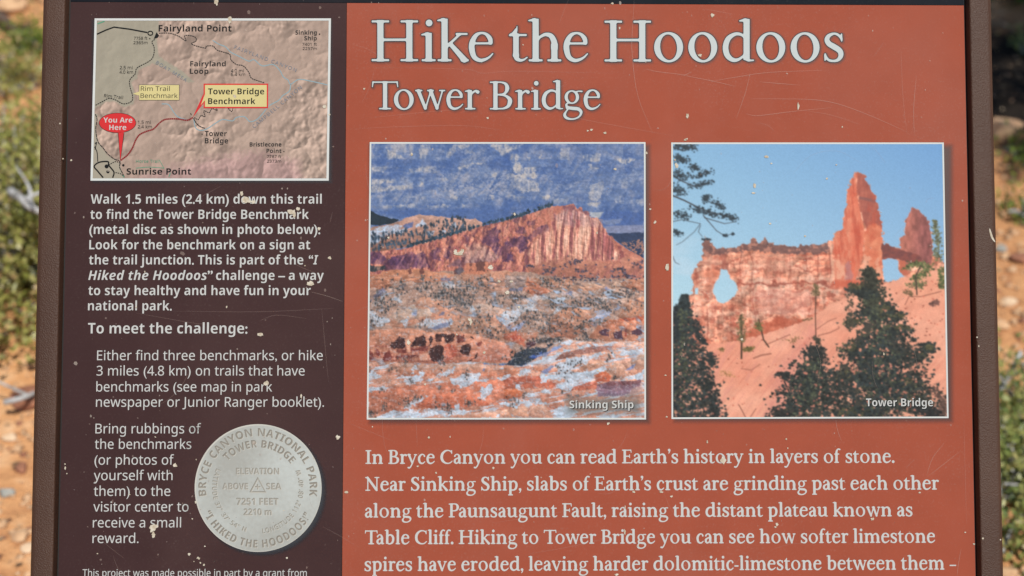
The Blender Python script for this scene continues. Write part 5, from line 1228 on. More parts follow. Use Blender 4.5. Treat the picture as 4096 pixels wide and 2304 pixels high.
# side column
SIDE = [('Walk 1.5 miles (2.4 km) down this trail', 'b', 362.6, 814.7, 1286.8, 37.6), ('to find the Tower Bridge Benchmark', 'b', 361, 876, 1235, 37.6),
        ('(metal disc as shown in photo below).', 'b', 357, 936, 1281, 37.6), ('Look for the benchmark on a sign at', 'b', 357, 997.4, 1240.5, 37.6),
        ('the trail junction. This is part of the', 'b', 355.5, 1058, 1213, 37.6), ('“I', 'i', 1235, 1058, 1273, 37.6),
        ('Hiked the Hoodoos”', 'i', 353, 1120, 850.6, 37.6), ('challenge – a way', 'b', 864, 1120, 1295, 37.6),
        ('to stay healthy and have fun in your', 'b', 353, 1180.6, 1243, 37.6), ('national park.', 'b', 351.7, 1241.6, 687, 37.6),
        ('To meet the challenge:', 'b', 351.7, 1334, 989.6, 42),
        ('Either find three benchmarks, or hike', 'r', 388, 1440.6, 1291, 38), ('3 miles (4.8 km) on trails that have', 'r', 386, 1502, 1218.6, 38),
        ('benchmarks (see map in park', 'r', 385, 1566, 1088.6, 38), ('newspaper or Junior Ranger booklet).', 'r', 383.7, 1627, 1296, 38),
        ('Bring rubbings of', 'r', 381.5, 1733.6, 804, 38), ('the benchmarks', 'r', 379, 1795.5, 765, 38), ('(or photos of', 'r', 377.7, 1858.6, 695.6, 38),
        ('yourself with', 'r', 375, 1920.5, 690, 38), ('them) to the', 'r', 375, 1983.6, 681, 38), ('visitor center to', 'r', 373, 2046, 754, 38),
        ('receive a small', 'r', 371, 2109.7, 724, 38), ('reward.', 'r', 369.6, 2172, 554, 38),
        ('This project was made possible in part by a grant from', 'r', 330, 2306, 1227, 28)]
for s, st_, x0, y0, x1, cap in SIDE:
    sans_line('text_line', s, st_, x0, y0, x1, cap, M['white_ink'], sign, NP, off=-.007 if st_ != 'r' else 0)

# ------------------------------------------------------------------ the map
mx = lambda P: [(x / 1.84, y / 1.84) for x, y in P]
CM = [(379, 74), (1324, 74), (1315, 723), (362.5, 723)]
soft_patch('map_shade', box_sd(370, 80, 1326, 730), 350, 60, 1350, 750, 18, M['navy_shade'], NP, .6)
map_print = quad_print('map', paint_relief(), CM, NP * 2, M['print'], sign)
border('map_border', CM, 9, NP * 7, M['border_ink'], map_print)
f = Flat()
for P in ([(1565, 297), (1610, 325), (1660, 345), (1700, 385), (1760, 415), (1830, 450), (1870, 440), (1930, 485), (2010, 475), (2060, 520), (2085, 565), (2120, 590), (2140, 620), (2200, 585), (2300, 600), (2410, 625)],
          [(2140, 620), (2130, 670), (2080, 705), (2050, 740), (1980, 780), (1930, 840), (1890, 880), (1840, 895), (1800, 860), (1740, 865), (1710, 890), (1640, 880), (1590, 905), (1530, 945), (1480, 960), (1440, 940), (1425, 870)],
          [(1190, 765), (1240, 770), (1275, 820), (1310, 860), (1380, 885)]):
    f = Flat(); f.ribbon(mx(P), 4.2); f.build('map_creek', M['creek_ink'], map_print, NP * 3)
f = Flat()
for P, d in (([(1140, 290), (1118, 310), (1135, 350), (1130, 410), (1100, 450), (1010, 500), (995, 545), (955, 590), (960, 650), (975, 700), (970, 745), (910, 765), (850, 735), (800, 725), (760, 745), (704, 775)], (7, 2.5)),
             ([(1170, 245), (1250, 245), (1320, 270), (1370, 303), (1360, 262), (1430, 270), (1445, 300), (1410, 325), (1510, 355), (1520, 340), (1570, 340), (1600, 370), (1690, 400), (1700, 440), (1740, 475), (1790, 485), (1830, 530), (1850, 575), (1900, 595), (1945, 610)], (7, 2)),
             ([(1430, 865), (1460, 880), (1480, 850), (1510, 860), (1500, 815), (1540, 830), (1560, 800), (1600, 815), (1590, 797)], (6, 2)), ([(1680, 797), (1705, 822), (1715, 797)], (6, 2)), ([(1425, 870), (1440, 900), (1470, 930), (1510, 945)], (12, 1)),
             ([(702, 840), (715, 880), (705, 950), (720, 1040), (760, 1090), (790, 1130), (840, 1170), (885, 1190), (880, 1230), (910, 1290), (915, 1305)], (14, 2)), ([(696, 1080), (715, 1120), (720, 1190)], (20, .1)), ([(800, 1215), (850, 1190), (885, 1200)], (6, 3)), ([(850, 1270), (890, 1280), (912, 1303)], (6, 3)),
             ([(700, 1060), (712, 1045), (700, 1100)], (12, 1))):
    f = Flat(); f.ribbon(mx(P), 3.8, dash=d)
    tag(f.build('map_trail', M['dark_ink'], map_print, NP * 4), kind='stuff' if d[1] >= 2 else None)
f = Flat()
f.ribbon(mx([(890, 1180), (940, 1140), (975, 1090), (1000, 1030), (1030, 990), (1085, 965), (1130, 950), (1170, 910), (1215, 880), (1300, 875), (1380, 885), (1420, 865)]), 6.2, dash=(6.5, 1.0))
f.build('map_trail', M['trail_ink'], map_print, NP * 4)
def one(name, mat, n, fn):
    f = Flat(); fn(f); return f.build(name, M[mat], map_print, NP * n)
one('map_road', 'black_ink', 4.5, lambda f: f.ribbon(mx([(714, 252), (780, 222), (840, 200), (960, 216), (1085, 240)]), 5.5, smooth=0))
t = np.linspace(0, 2 * np.pi, 25)
one('map_ring', 'black_ink', 4.5, lambda f: f.ribbon([(1107 / 1.84 + 9.5 * math.cos(q), 245 / 1.84 + 8 * math.sin(q)) for q in t], 4.5, smooth=0))
one('map_arrow', 'black_ink', 4.5, lambda f: f.poly(mx([(1152, 238), (1172, 262), (1160, 280), (1132, 286)])))
one('map_road', 'black_ink', 4.5, lambda f: f.ribbon(mx([(760, 1308), (720, 1260), (694, 1225), (730, 1195), (795, 1190), (800, 1215), (820, 1240), (840, 1270), (830, 1308)]), 5.5))
for x, y, r in ((785, 1225, 8), (795, 1264, 6.5), (908, 1217, 5), (1488, 988, 2.5), (2352, 252, 3), (2090, 1116, 2.5), (1103, 285, 2.5)):
    one('map_dot', 'black_ink', 4.7, lambda f: f.ellipse(x / 1.84, y / 1.84, r, r, 16))
one('map_dot', 'black_ink', 4.5, lambda f: f.poly(mx([(1400, 832), (1408, 834), (1412, 850), (1404, 846)])))
for P, w in (([(718, 176), (770, 157)], 4.5), ([(1000, 1238), (1100, 1230), (1210, 1238)], 2.5), ([(1175, 1180), (1205, 1235)], 2), ([(1242, 1305), (1255, 1272)], 3), ([(905, 1290), (915, 1308)], 3)):
    one('map_path', 'green_ink', 4.2, lambda f: f.ribbon(mx(P), w))
# call-outs
f = Flat(); f.rect(1022.5 / 1.84, 623.5 / 1.84, 1321.5 / 1.84, 739.5 / 1.84); f.build('callout_edge', M['grey_ink'], map_print, NP * 5)
f = Flat(); f.rect(1025.5 / 1.84, 626.5 / 1.84, 1318.5 / 1.84, 736.5 / 1.84); f.poly(mx([(978, 691), (1025.4, 674), (1025.4, 704)])); f.build('callout', M['yellow_ink'], map_print, NP * 6)
f = Flat(); f.rect(1499 / 1.84, 616 / 1.84, 1974 / 1.84, 797 / 1.84); f.poly(mx([(1498, 690), (1498, 760), (1419, 865)])); f.build('callout_edge', M['red_ink'], map_print, NP * 5)
f = Flat(); f.rect(1509 / 1.84, 626 / 1.84, 1964 / 1.84, 787 / 1.84); f.poly(mx([(1508.6, 695), (1508.6, 738), (1478, 775)])); f.build('callout', M['yellow_ink'], map_print, NP * 6)
f = Flat(); f.ellipse(866 / 1.84, 905 / 1.84, 74.5, 40.5); f.poly(mx([(868, 981), (916, 981), (886, 1198)])); f.build('marker_edge', M['dark_ink'], map_print, NP * 5)
f = Flat(); f.ellipse(866 / 1.84, 905 / 1.84, 72.5, 38.5); f.poly(mx([(872, 972), (912, 972), (886, 1186)])[::1]); f.build('marker', M['red_ink'], map_print, NP * 6)
MAPT = [('Fairyland Point', 'b', 1168, 1705, 232, 48, 'black_ink'), ('7758 ft', 'r', 985, 1085, 293, 22, 'dark_ink'), ('2365m', 'r', 983, 1087, 325, 22, 'dark_ink'),
        ('Sinking', 'b', 2175, 2332, 255, 31, 'dark_ink'), ('Ship', 'b', 2240, 2332, 297, 31, 'dark_ink'), ('7401 ft', 'r', 2225, 2332, 337, 21, 'dark_ink'), ('2257m', 'r', 2228, 2332, 368, 21, 'dark_ink'),
        ('Fairyland', 'b', 1400, 1662, 488, 38, 'dark_ink'), ('Loop', 'b', 1398, 1535, 543, 38, 'dark_ink'), ('2.5 mi', 'r', 882, 977, 510, 24, 'dark_ink'), ('4.0 km', 'r', 880, 980, 543, 24, 'dark_ink'),
        ('4.0 mi', 'r', 1700, 1795, 533, 24, 'dark_ink'), ('6.4 km', 'r', 1700, 1805, 560, 24, 'dark_ink'), ('Rim Trail', 'r', 1037, 1250, 670, 34, 'dark_ink'), ('Benchmark', 'r', 1035, 1308, 722, 34, 'dark_ink'),
        ('Tower Bridge', 'b', 1532, 1945, 695, 44, 'black_ink'), ('Benchmark', 'b', 1532, 1880, 767, 44, 'black_ink'), ('You Are', 'b', 762, 975, 903, 38, 'white_ink'), ('Here', 'b', 805, 930, 957, 38, 'white_ink'),
        ('1.5 mi', 'r', 1015, 1110, 912, 24, 'dark_ink'), ('2.4 km', 'r', 1015, 1118, 945, 24, 'dark_ink'), ('Tower', 'b', 1508, 1670, 1002, 38, 'dark_ink'), ('Bridge', 'b', 1508, 1680, 1055, 38, 'dark_ink'),
        ('Bristlecone', 'b', 1838, 2072, 1078, 30, 'dark_ink'), ('Point', 'b', 1962, 2072, 1125, 30, 'dark_ink'), ('7787 ft', 'r', 1965, 2070, 1163, 21, 'dark_ink'), ('2373m', 'r', 1965, 2070, 1197, 21, 'dark_ink'),
        ('Sunrise Point', 'b', 932, 1407, 1285, 46, 'black_ink'), ('Horse Trail', 'r', 1002, 1172, 1198, 22, 'green_ink')]
for s, st_, x0, x1, y, cap, mt in MAPT:
    sans_line('map_lettering', s, st_, x0 / 1.84, y / 1.84, x1 / 1.84, cap / 1.84, M[mt], map_print, NP * 7, off=0 if st_ == 'r' else -.004)
for s, a0, b0, c0, d0, cap, mt, sp in (('FAIRYLAND CANYON', 1722, 358, 2178, 530, 26, 'creek_name_ink', 1.25), ('CAMPBELL CANYON', 1872, 945, 2225, 650, 27, 'creek_name_ink', 1.25), ('BOAT MESA', 1145, 470, 1368, 604, 26, 'creek_name_ink', 1.3), ('Rim Trail', 766, 716, 905, 730, 24, 'dark_ink', 1)):
    sans_line('map_lettering', s, 'r', a0 / 1.84, b0 / 1.84, c0 / 1.84, cap / 1.84, M[mt], map_print, NP * 7, y1=d0 / 1.84, spacing=sp)

# ------------------------------------------------------------------ picture of the metal disc
DC = (1900 / 1.84, 1520 + 795 / 1.84); DR = 254.0
soft_patch('disc_shade', lambda X, Y: np.hypot(X - DC[0] - 14, Y - DC[1] - 13) - DR, DC[0] - 290, DC[1] - 290, DC[0] + 305, DC[1] + 305, 26, M['navy_shade'], NP, .95)
f = Flat(); f.ellipse(DC[0], DC[1], DR, DR + 1.5, 96); rim = f.build('disc_rim', M['disc_rim'], sign, NP * 2)
f = Flat(); f.ellipse(DC[0] + 1.5, DC[1] + 1.5, DR - 4, DR - 2.5, 96); disc = f.build('disc_picture', M['disc'], sign, NP * 3)
rim.parent = disc

def arc_text(s, style, r_base, cap, a0, a1, bottom=False, sp=1.0):
    V, f_ = sans_mesh(s, style, -.011 if style == 'b' else 0, sp)
    lo, hi = V[:, 0].min(), V[:, 0].max()
    ang = a0 + (V[:, 0] - lo) / (hi - lo) * (a1 - a0)
    r = r_base + (-1 if bottom else 1) * V[:, 1] / CAP * cap
    return np.column_stack([DC[0] + r * np.cos(ang) / 1.84, DC[1] - r * np.sin(ang) / 1.84]), f_
def flat_text(s, x0, x1, y, cap, style='b'):
    V, f_ = sans_mesh(s, style, -.006)
    lo, hi = V[:, 0].min(), V[:, 0].max()
    return np.column_stack([(x0 + (V[:, 0] - lo) / (hi - lo) * (x1 - x0)) / 1.84, 1520 + (y - V[:, 1] / CAP * cap) / 1.84]), f_
D = math.radians
pieces = [(arc_text('BRYCE CANYON NATIONAL PARK', 'b', 382, 56, D(188), D(-8.5), sp=1.1), 1), (arc_text('TOWER BRIDGE', 'b', 298, 54, D(138), D(37), sp=1.12), 1),
          (arc_text('“I HIKED THE HOODOOS!”', 'b', 440, 56, D(205), D(333), True, 1.1), 1),
          (arc_text('LATITUDE 37° 37’ 54” N', 'r', 336, 34, D(155), D(254), True, 1.15), 0), (arc_text('LONGITUDE 112° 08’ 40” W', 'r', 336, 34, D(276), D(384), True, 1.15), 0),
          (flat_text('ELEVATION', 1740, 2055, 695, 46), 0), (flat_text('ABOVE', 1640, 1826, 806, 46), 0), (flat_text('SEA', 1962, 2072, 806, 46), 0), (flat_text('7251 FEET', 1742, 2050, 920, 50), 0), (flat_text('2210 m', 1796, 2000, 996, 48), 0)]
def tri_ring(x, y0, w, h, t):
    O = [(x, y0 - h), (x + w / 2, y0), (x - w / 2, y0)]; c = (x, y0 - h / 3)
    I = [(c[0] + (p_[0] - c[0]) * t, c[1] + (p_[1] - c[1]) * t) for p_ in O]
    P = np.array(O + I); P = np.column_stack([P[:, 0] / 1.84, 1520 + P[:, 1] / 1.84])
    return P, [(0, 1, 4, 3), (1, 2, 5, 4), (2, 0, 3, 5)]
def plus(x, y, r, w):
    P = np.array([(x - r, y - w), (x + r, y - w), (x + r, y + w), (x - r, y + w), (x - w, y - r), (x + w, y - r), (x + w, y - w - .01), (x - w, y - w - .01), (x - w, y + w + .01), (x + w, y + w + .01), (x + w, y + r), (x - w, y + r)])
    return np.column_stack([P[:, 0] / 1.84, 1520 + P[:, 1] / 1.84]), [(0, 1, 2, 3), (4, 5, 6, 7), (8, 9, 10, 11)]
pieces += [(tri_ring(1900, 828, 122, 112, .80), 0), (plus(1898, 787, 19, 3.5), 0)]
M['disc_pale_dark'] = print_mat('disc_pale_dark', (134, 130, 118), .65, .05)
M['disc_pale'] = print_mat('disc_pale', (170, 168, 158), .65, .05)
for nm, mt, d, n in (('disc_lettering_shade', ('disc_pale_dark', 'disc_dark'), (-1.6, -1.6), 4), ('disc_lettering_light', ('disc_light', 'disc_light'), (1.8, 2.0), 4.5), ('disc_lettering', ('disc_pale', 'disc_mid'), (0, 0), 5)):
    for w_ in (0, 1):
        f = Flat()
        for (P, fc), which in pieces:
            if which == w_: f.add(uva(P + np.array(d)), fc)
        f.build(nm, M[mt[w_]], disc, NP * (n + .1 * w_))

# ------------------------------------------------------------------ wear: chips, specks, scratches
CHIPS = [(865, 9, 10, 16), (920, 80, 9, 18), (939, 385, 8, 8), (1299, 427, 9, 8), (1318, 459, 5, 5), (285, 641, 5, 5), (981, 799, 18, 16), (966, 775, 8, 12), (1014, 808, 9, 10), (1000, 806, 9, 7), (1170, 848, 17, 14), (1192, 836, 12, 7), (1178, 862, 8, 9), (1277, 915, 8, 7), (1319, 1032, 7, 8), (1243, 1133, 17, 13), (1042, 1338, 13, 9), (907, 1227, 4, 5), (1220, 1063, 4, 4), (580, 1087, 3, 5), (545, 1228, 3, 7),
         (1066, 1533, 11, 12), (701, 1861, 11, 9), (611, 2112, 15, 20), (626, 2104, 8, 8), (614, 2138, 9, 13), (1352, 1749, 11, 10), (1386, 1968, 9, 6), (757, 2217, 7, 6), (794, 2232, 8, 6), (816, 2259, 6, 5), (802, 2251, 4, 4), (776, 2246, 3, 3), (261, 1872, 4, 8), (261, 1856, 4, 4), (268, 1894, 3, 3), (1148, 2231, 5, 4), (1136, 2042, 4, 3), (783, 2009, 4, 6), (519, 1978, 4, 3), (622, 1748, 4, 4), (785, 1838, 3, 3), (1205, 1585, 4, 10), (770, 2075, 4, 4), (820, 2185, 4, 3), (390, 2214, 4, 3),
         (2449, 14, 7, 5), (2365, 519, 8, 5), (2351, 523, 5, 4), (2420, 532, 7, 6), (2749, 465, 7, 12), (2745, 557, 6, 5), (1457, 356, 5, 5), (1951, 473, 6, 5), (2849, 61, 9, 10), (2800, 222, 9, 7), (3193, 424, 5, 17), (3369, 508, 4, 4), (2478, 112, 4, 7), (2092, 180, 4, 3),
         (1835, 1014, 22, 9), (1822, 1006, 10, 7), (1848, 1004, 8, 10), (1961, 1070, 12, 10), (2028, 1171, 10, 9), (2046, 1126, 8, 6), (1996, 1125, 8, 7), (1884, 1288, 6, 18), (1878, 1278, 7, 6), (1634, 1370, 7, 12), (1937, 1410, 8, 7), (2460, 677, 8, 6), (2620, 888, 8, 8), (2600, 837, 6, 4), (1827, 1338, 4, 5), (2075, 1228, 5, 6), (2059, 857, 5, 7), (2392, 1483, 7, 4), (2433, 1695, 8, 6), (1700, 1537, 4, 6), (1554, 951, 5, 6), (2388, 931, 4, 5), (1647, 617, 5, 8), (2586, 612, 5, 6),
         (3019, 742, 7, 13), (3065, 627, 10, 6), (3085, 654, 5, 4), (3014, 772, 9, 4), (3306, 715, 5, 5), (3080, 894, 6, 5), (3220, 945, 5, 4), (2706, 663, 8, 12), (2668, 1069, 9, 17), (2742, 560, 8, 5), (2967, 1358, 6, 7), (3535, 1415, 4, 8), (2663, 1501, 5, 4), (2700, 640, 5, 5), (3345, 660, 4, 3), (2666, 1667, 5, 4),
         (1974, 1871, 6, 6), (1672, 1865, 6, 4), (1744, 1891, 5, 5), (2142, 1820, 5, 5), (2535, 1967, 8, 5), (2645, 1968, 9, 4), (2686, 1985, 7, 5), (2499, 2126, 5, 12), (2466, 2298, 11, 6), (2552, 2183, 5, 4), (2500, 2028, 3, 8), (2891, 1841, 13, 14), (3145, 1756, 4, 5), (2829, 1768, 4, 7), (3108, 2097, 6, 9), (3101, 2108, 5, 5), (2892, 2058, 5, 8), (3489, 2076, 8, 6), (3678, 1970, 5, 4), (3860, 2129, 4, 4), (3896, 2176, 5, 4), (1716, 1750, 5, 5), (1800, 1747, 3, 4), (3151, 1793, 3, 4), (1490, 1707, 3, 4)]
crng = np.random.default_rng(42)
f = Flat()
def chip(f, x, y, rx, ry, k=11):
    t = np.linspace(0, 2 * np.pi, k, endpoint=False); r = 1 + crng.normal(0, .20, k)
    f.poly(np.column_stack([x + rx * r * np.cos(t), y + ry * r * np.sin(t)]))
for x, y, rx, ry in CHIPS:
    if max(rx, ry) >= 9:
        g = Flat(); chip(g, x, y, rx * .82, ry * .82, 14); g.build('paint_chip', M['chip'], sign, NP * (8.6 + .01 * (x % 50)))
    else: chip(f, x, y, rx * .8, ry * .8)
tag(f.build('small_chips', M['chip'], sign, NP * 8.3), kind='stuff')
f = Flat(); g = Flat()
for _ in range(520):
    x, y = (crng.uniform(290, 1360), crng.uniform(0, 2300)) if crng.random() < .5 else (crng.uniform(1380, 3850), crng.uniform(0, 2300))
    r = crng.gamma(2.0, .8) + .7
    chip(f if crng.random() < .3 else g, x, y, r, r * crng.uniform(.6, 1.6), 6)
tag(f.build('paint_specks', M['speck'], sign, NP * 8), kind='stuff')
tag(g.build('paint_specks', M['scuff'], sign, NP * 8.2), kind='stuff')
A = lambda P: [(2700 + x / 1.845, y / 1.845) for x, y in P]
B = lambda P: [(1360 + x / 1.84, y / 1.84) for x, y in P]
C5 = lambda P: [(2700 + x / 1.845, 1680 + y / 1.845) for x, y in P]
C4 = lambda P: [(1360 + x / 1.84, 1680 + y / 1.84) for x, y in P]
L2 = lambda P: [(x / 1.834, 740 + y / 1.834) for x, y in P]
STRONG = [A([(560, 730), (800, 731), (1000, 735), (1150, 755), (1300, 800), (1500, 880), (1710, 975)]), A([(525, 840), (600, 855), (750, 838), (900, 820), (1160, 795)]), A([(620, 605), (905, 628)]), A([(280, 600), (450, 570), (700, 535), (1100, 520)]), A([(555, 530), (520, 680), (450, 880)]), A([(1780, 560), (1760, 800), (1765, 1000)]),
          B([(2165, 0), (2150, 250), (2150, 400), (2190, 700), (2300, 980)]), B([(2250, 510), (2350, 530), (2576, 555)]), C5([(1990, 165), (1900, 280), (1855, 410)]), C5([(2110, 225), (1860, 420)]), C5([(1185, 0), (1200, 80), (1230, 160)]), C5([(2110, 950), (2090, 1060), (2080, 1151)]), L2([(2285, 785), (2400, 815), (2515, 855)]), A([(0, 545), (280, 600), (450, 640)]), A([(60, 560), (125, 530)])]
FAINT = [A([(1665, 350), (1680, 700), (1710, 1000)]), A([(970, 820), (1150, 850), (1380, 925)]), A([(610, 905), (690, 930), (735, 975)]), B([(200, 495), (900, 510), (1050, 540), (1300, 525), (2000, 540)]), B([(200, 870), (700, 820), (1000, 800)]), B([(1640, 850), (2000, 920), (2450, 1000)]), B([(1680, 0), (1610, 180)]), B([(100, 950), (400, 935), (900, 925), (1200, 960)]), C5([(2130, 0), (2140, 400), (2150, 760)]), C5([(700, 960), (850, 915), (980, 915)]), C4([(560, 0), (570, 200)]), C4([(1360, 990), (1700, 930), (2100, 840)]), C4([(1100, 760), (1500, 700), (2000, 610)]), C4([(60, 20), (400, 160)]), L2([(1260, 925), (1900, 930), (2450, 905)]), L2([(2360, 900), (2385, 1180), (2410, 1449)]), L2([(1000, 940), (1400, 1010), (1500, 1020)]), L2([(1900, 1000), (2030, 955), (2250, 980)]), L2([(2440, 200), (2420, 280)])]
for _ in range(44):
    if crng.random() < .3: x, y = crng.uniform(300, 1300), crng.uniform(20, 2280)
    else: x, y = crng.uniform(1400, 3800), crng.uniform(20, 2280)
    a_ = crng.uniform(0, 6.28); ln = crng.gamma(2, 60) + 20; bend = crng.normal() * .35
    P = [(x, y)]
    for _k in range(3):
        x += math.cos(a_) * ln / 3; y += math.sin(a_) * ln / 3; a_ += bend; P.append((x, y))
    P = [(min(max(q[0], 290), 3850), max(q[1], 4)) for q in P]
    FAINT.append(P)
f = Flat()
for P in STRONG: f.ribbon(P, 2.2, taper=True)
tag(f.build('scratches', M['scuff'], sign, NP * 9), kind='stuff')
f = Flat()
for P in FAINT: f.ribbon(P, 2.6, taper=True)
tag(f.build('scratches', M['scuff_faint'], sign, NP * 9.3), kind='stuff')
# knocks on the frame's face
f = Flat(); NF = .00845
f.ribbon([(3947, 918), (3951, 935), (3958, 955), (3969, 972)], 8, taper=True)
for x, y, r in ((262, 640, 3), (250, 500, 3), (3920, 2150, 4), (3990, 2155, 3), (3897, 1350, 3), (3904, 1385, 3)): f.ellipse(x, y, r, r, 8)
tag(f.build('frame_chips', M['chip'], sign, NF), kind='stuff')

# ------------------------------------------------------------------ plants and stones beyond the sign
def leaf_mat(name, cols, trans=.38):
    m, nt, b = new_mat(name)
    N, L = nt.nodes, nt.links
    at = N.new('ShaderNodeAttribute'); at.attribute_name = 'tint'
    cr = N.new('ShaderNodeValToRGB'); e = cr.color_ramp.elements
    e[0].position = 0; e[0].color = (*cols[0], 1); e[1].position = 1; e[1].color = (*cols[-1], 1)
    for i, c in enumerate(cols[1:-1]): k = e.new((i + 1) / (len(cols) - 1)); k.color = (*c, 1)
    L.new(at.outputs['Fac'], cr.inputs[0]); L.new(cr.outputs[0], b.inputs['Base Color'])
    b.inputs['Roughness'].default_value = .42
    tl = N.new('ShaderNodeBsdfTranslucent'); L.new(cr.outputs[0], tl.inputs[0])
    mx = N.new('ShaderNodeMixShader'); mx.inputs[0].default_value = trans
    L.new(b.outputs[0], mx.inputs[1]); L.new(tl.outputs[0], mx.inputs[2]); L.new(mx.outputs[0], N['Material Output'].inputs['Surface'])
    return m
def wood_mat(name, c0, c1):
    m, nt, b = new_mat(name)
    N, L = nt.nodes, nt.links
    tc = N.new('ShaderNodeTexCoord'); nz = N.new('ShaderNodeTexNoise'); nz.inputs['Scale'].default_value = 45; nz.inputs['Detail'].default_value = 6
    L.new(tc.outputs['Object'], nz.inputs['Vector'])
    cr = N.new('ShaderNodeValToRGB'); cr.color_ramp.elements[0].position = .3; cr.color_ramp.elements[0].color = (*c0, 1); cr.color_ramp.elements[1].position = .7; cr.color_ramp.elements[1].color = (*c1, 1)
    L.new(nz.outputs['Fac'], cr.inputs[0]); L.new(cr.outputs[0], b.inputs['Base Color']); b.inputs['Roughness'].default_value = .85
    bp = N.new('ShaderNodeBump'); bp.inputs['Strength'].default_value = .5; bp.inputs['Distance'].default_value = .004; L.new(nz.outputs['Fac'], bp.inputs['Height']); L.new(bp.outputs[0], b.inputs['Normal'])
    return m
M['manzanita'] = leaf_mat('manzanita_leaf', [(.12, .135, .03), (.25, .265, .06), (.38, .37, .10), (.46, .44, .17), (.44, .28, .13)])
M['green_leaf'] = leaf_mat('green_leaf', [(.10, .155, .045), (.23, .29, .08), (.38, .38, .12), (.48, .40, .16)])
M['tuft'] = leaf_mat('bright_tuft', [(.10, .14, .02), (.18, .25, .03), (.26, .32, .06)])
M['needle'] = leaf_mat('pine_needle', [(.018, .035, .014), (.045, .075, .025), (.08, .11, .035)], .1)
M['grey_wood'] = wood_mat('weathered_grey_wood', (.22, .21, .20), (.50, .50, .49))
M['brown_wood'] = wood_mat('brown_bark', (.05, .032, .022), (.15, .10, .07))

class Soup:
    def __init__(self): self.v, self.f, self.t, self.n = [], [], [], 0
    def leaf(self, c, d, up, ln, w, tint):
        d = d / np.linalg.norm(d); s = np.cross(d, up); s /= max(np.linalg.norm(s), 1e-6); nn = np.cross(s, d)
        c = np.asarray(c)
        P = [c, c + d * ln * .45 + s * w * .5 + nn * w * .14, c + d * ln, c + d * ln * .45 - s * w * .5 + nn * w * .14]
        self.v += P; self.f += [(self.n, self.n + 1, self.n + 2), (self.n, self.n + 2, self.n + 3)]; self.t += [tint] * 4; self.n += 4
    def build(self, name, mat, parent):
        o = fast_mesh(name, np.array(self.v), np.array(self.f), mat, parent)
        a = o.data.attributes.new('tint', 'FLOAT', 'POINT'); a.data.foreach_set('value', np.array(self.t, dtype=np.float32))
        return o

def tube(P, r0, r1, k=6):
    P = np.asarray(P, float); V = []; F = []
    for i, q in enumerate(P):
        t = P[min(i + 1, len(P) - 1)] - P[max(i - 1, 0)]; t = t / np.linalg.norm(t)
        s = np.cross(t, (0.3, .2, 1.0)); s /= max(np.linalg.norm(s), 1e-6); u = np.cross(t, s)
        r = r0 + (r1 - r0) * i / (len(P) - 1)
        V += [q + r * (math.cos(a_) * s + math.sin(a_) * u) for a_ in np.linspace(0, 2 * np.pi, k, endpoint=False)]
    for i in range(len(P) - 1):
        for j in range(k): F.append((i * k + j, i * k + (j + 1) % k, (i + 1) * k + (j + 1) % k, (i + 1) * k + j))
    F += [tuple(range(k))[::-1], tuple(range((len(P) - 1) * k, len(P) * k))]
    return V, F
def tubes_obj(name, specs, mat, parent):
    V, F = [], []
    for P, r0, r1 in specs:
        v, f_ = tube(P, r0, r1); F += [tuple(i + len(V) for i in q) for q in f_]; V += v
    return mesh_obj(name, V, F, mat, parent, smooth=True)

def plant_root(name, x, y, label, cat, group=None):
    o = bpy.data.objects.new(name, None); COL.objects.link(o)
    o.location = (x, y, float(ground_z(x, y)))
    tag(o, label, cat, group)
    return o

def bush(name, x, y, rx, ry, h, tips, per, leaf, mat, seed, label, wood='grey_wood', spread=.03, cat='shrub'):
    r = np.random.default_rng(seed)
    root = plant_root(name, x, y, label, cat)
    s = Soup(); st_ = []
    for k in range(tips):
        a_ = r.uniform(0, 2 * np.pi); e = math.acos(r.uniform(0.02, 1)); q = r.uniform(.62, 1.0) if r.random() < .8 else r.uniform(.3, .7)
        lump = 1 + .22 * math.sin(3 * a_ + seed) + .12 * math.sin(7 * a_ + 2 * e)
        tip = np.array([rx * math.sin(e) * math.cos(a_) * q * lump, ry * math.sin(e) * math.sin(a_) * q * lump, h * (.12 + .88 * math.cos(e)) * q])
        base = np.array([tip[0] * .15, tip[1] * .15, 0])
        if k % 3 == 0:
            mid = base * .4 + tip * .6 + np.array([0, 0, -.12 * h]) + r.normal(0, .02, 3)
            st_.append((catmull([base + r.normal(0, .01, 3) * np.array([1, 1, 0]), mid, tip], 4), .0055 * r.uniform(.6, 1.3), .002))
        t0 = np.clip(r.normal(.5, .2), 0, 1)
        for _ in range(per):
            d = r.normal(0, 1, 3); d[2] = abs(d[2]) * .8 + .2
            c = tip + r.normal(0, spread, 3); c[2] = max(c[2], .012)
            up = np.array([0, 0, 1.0]) + r.normal(0, .5, 3)
            s.leaf(c, d, up, leaf * r.uniform(.7, 1.25), leaf * .62 * r.uniform(.7, 1.2), float(np.clip(t0 + r.normal(0, .16), 0, 1)))
    tubes_obj('stems', st_, M[wood], root)
    s.build('foliage', M[mat], root)
    return root

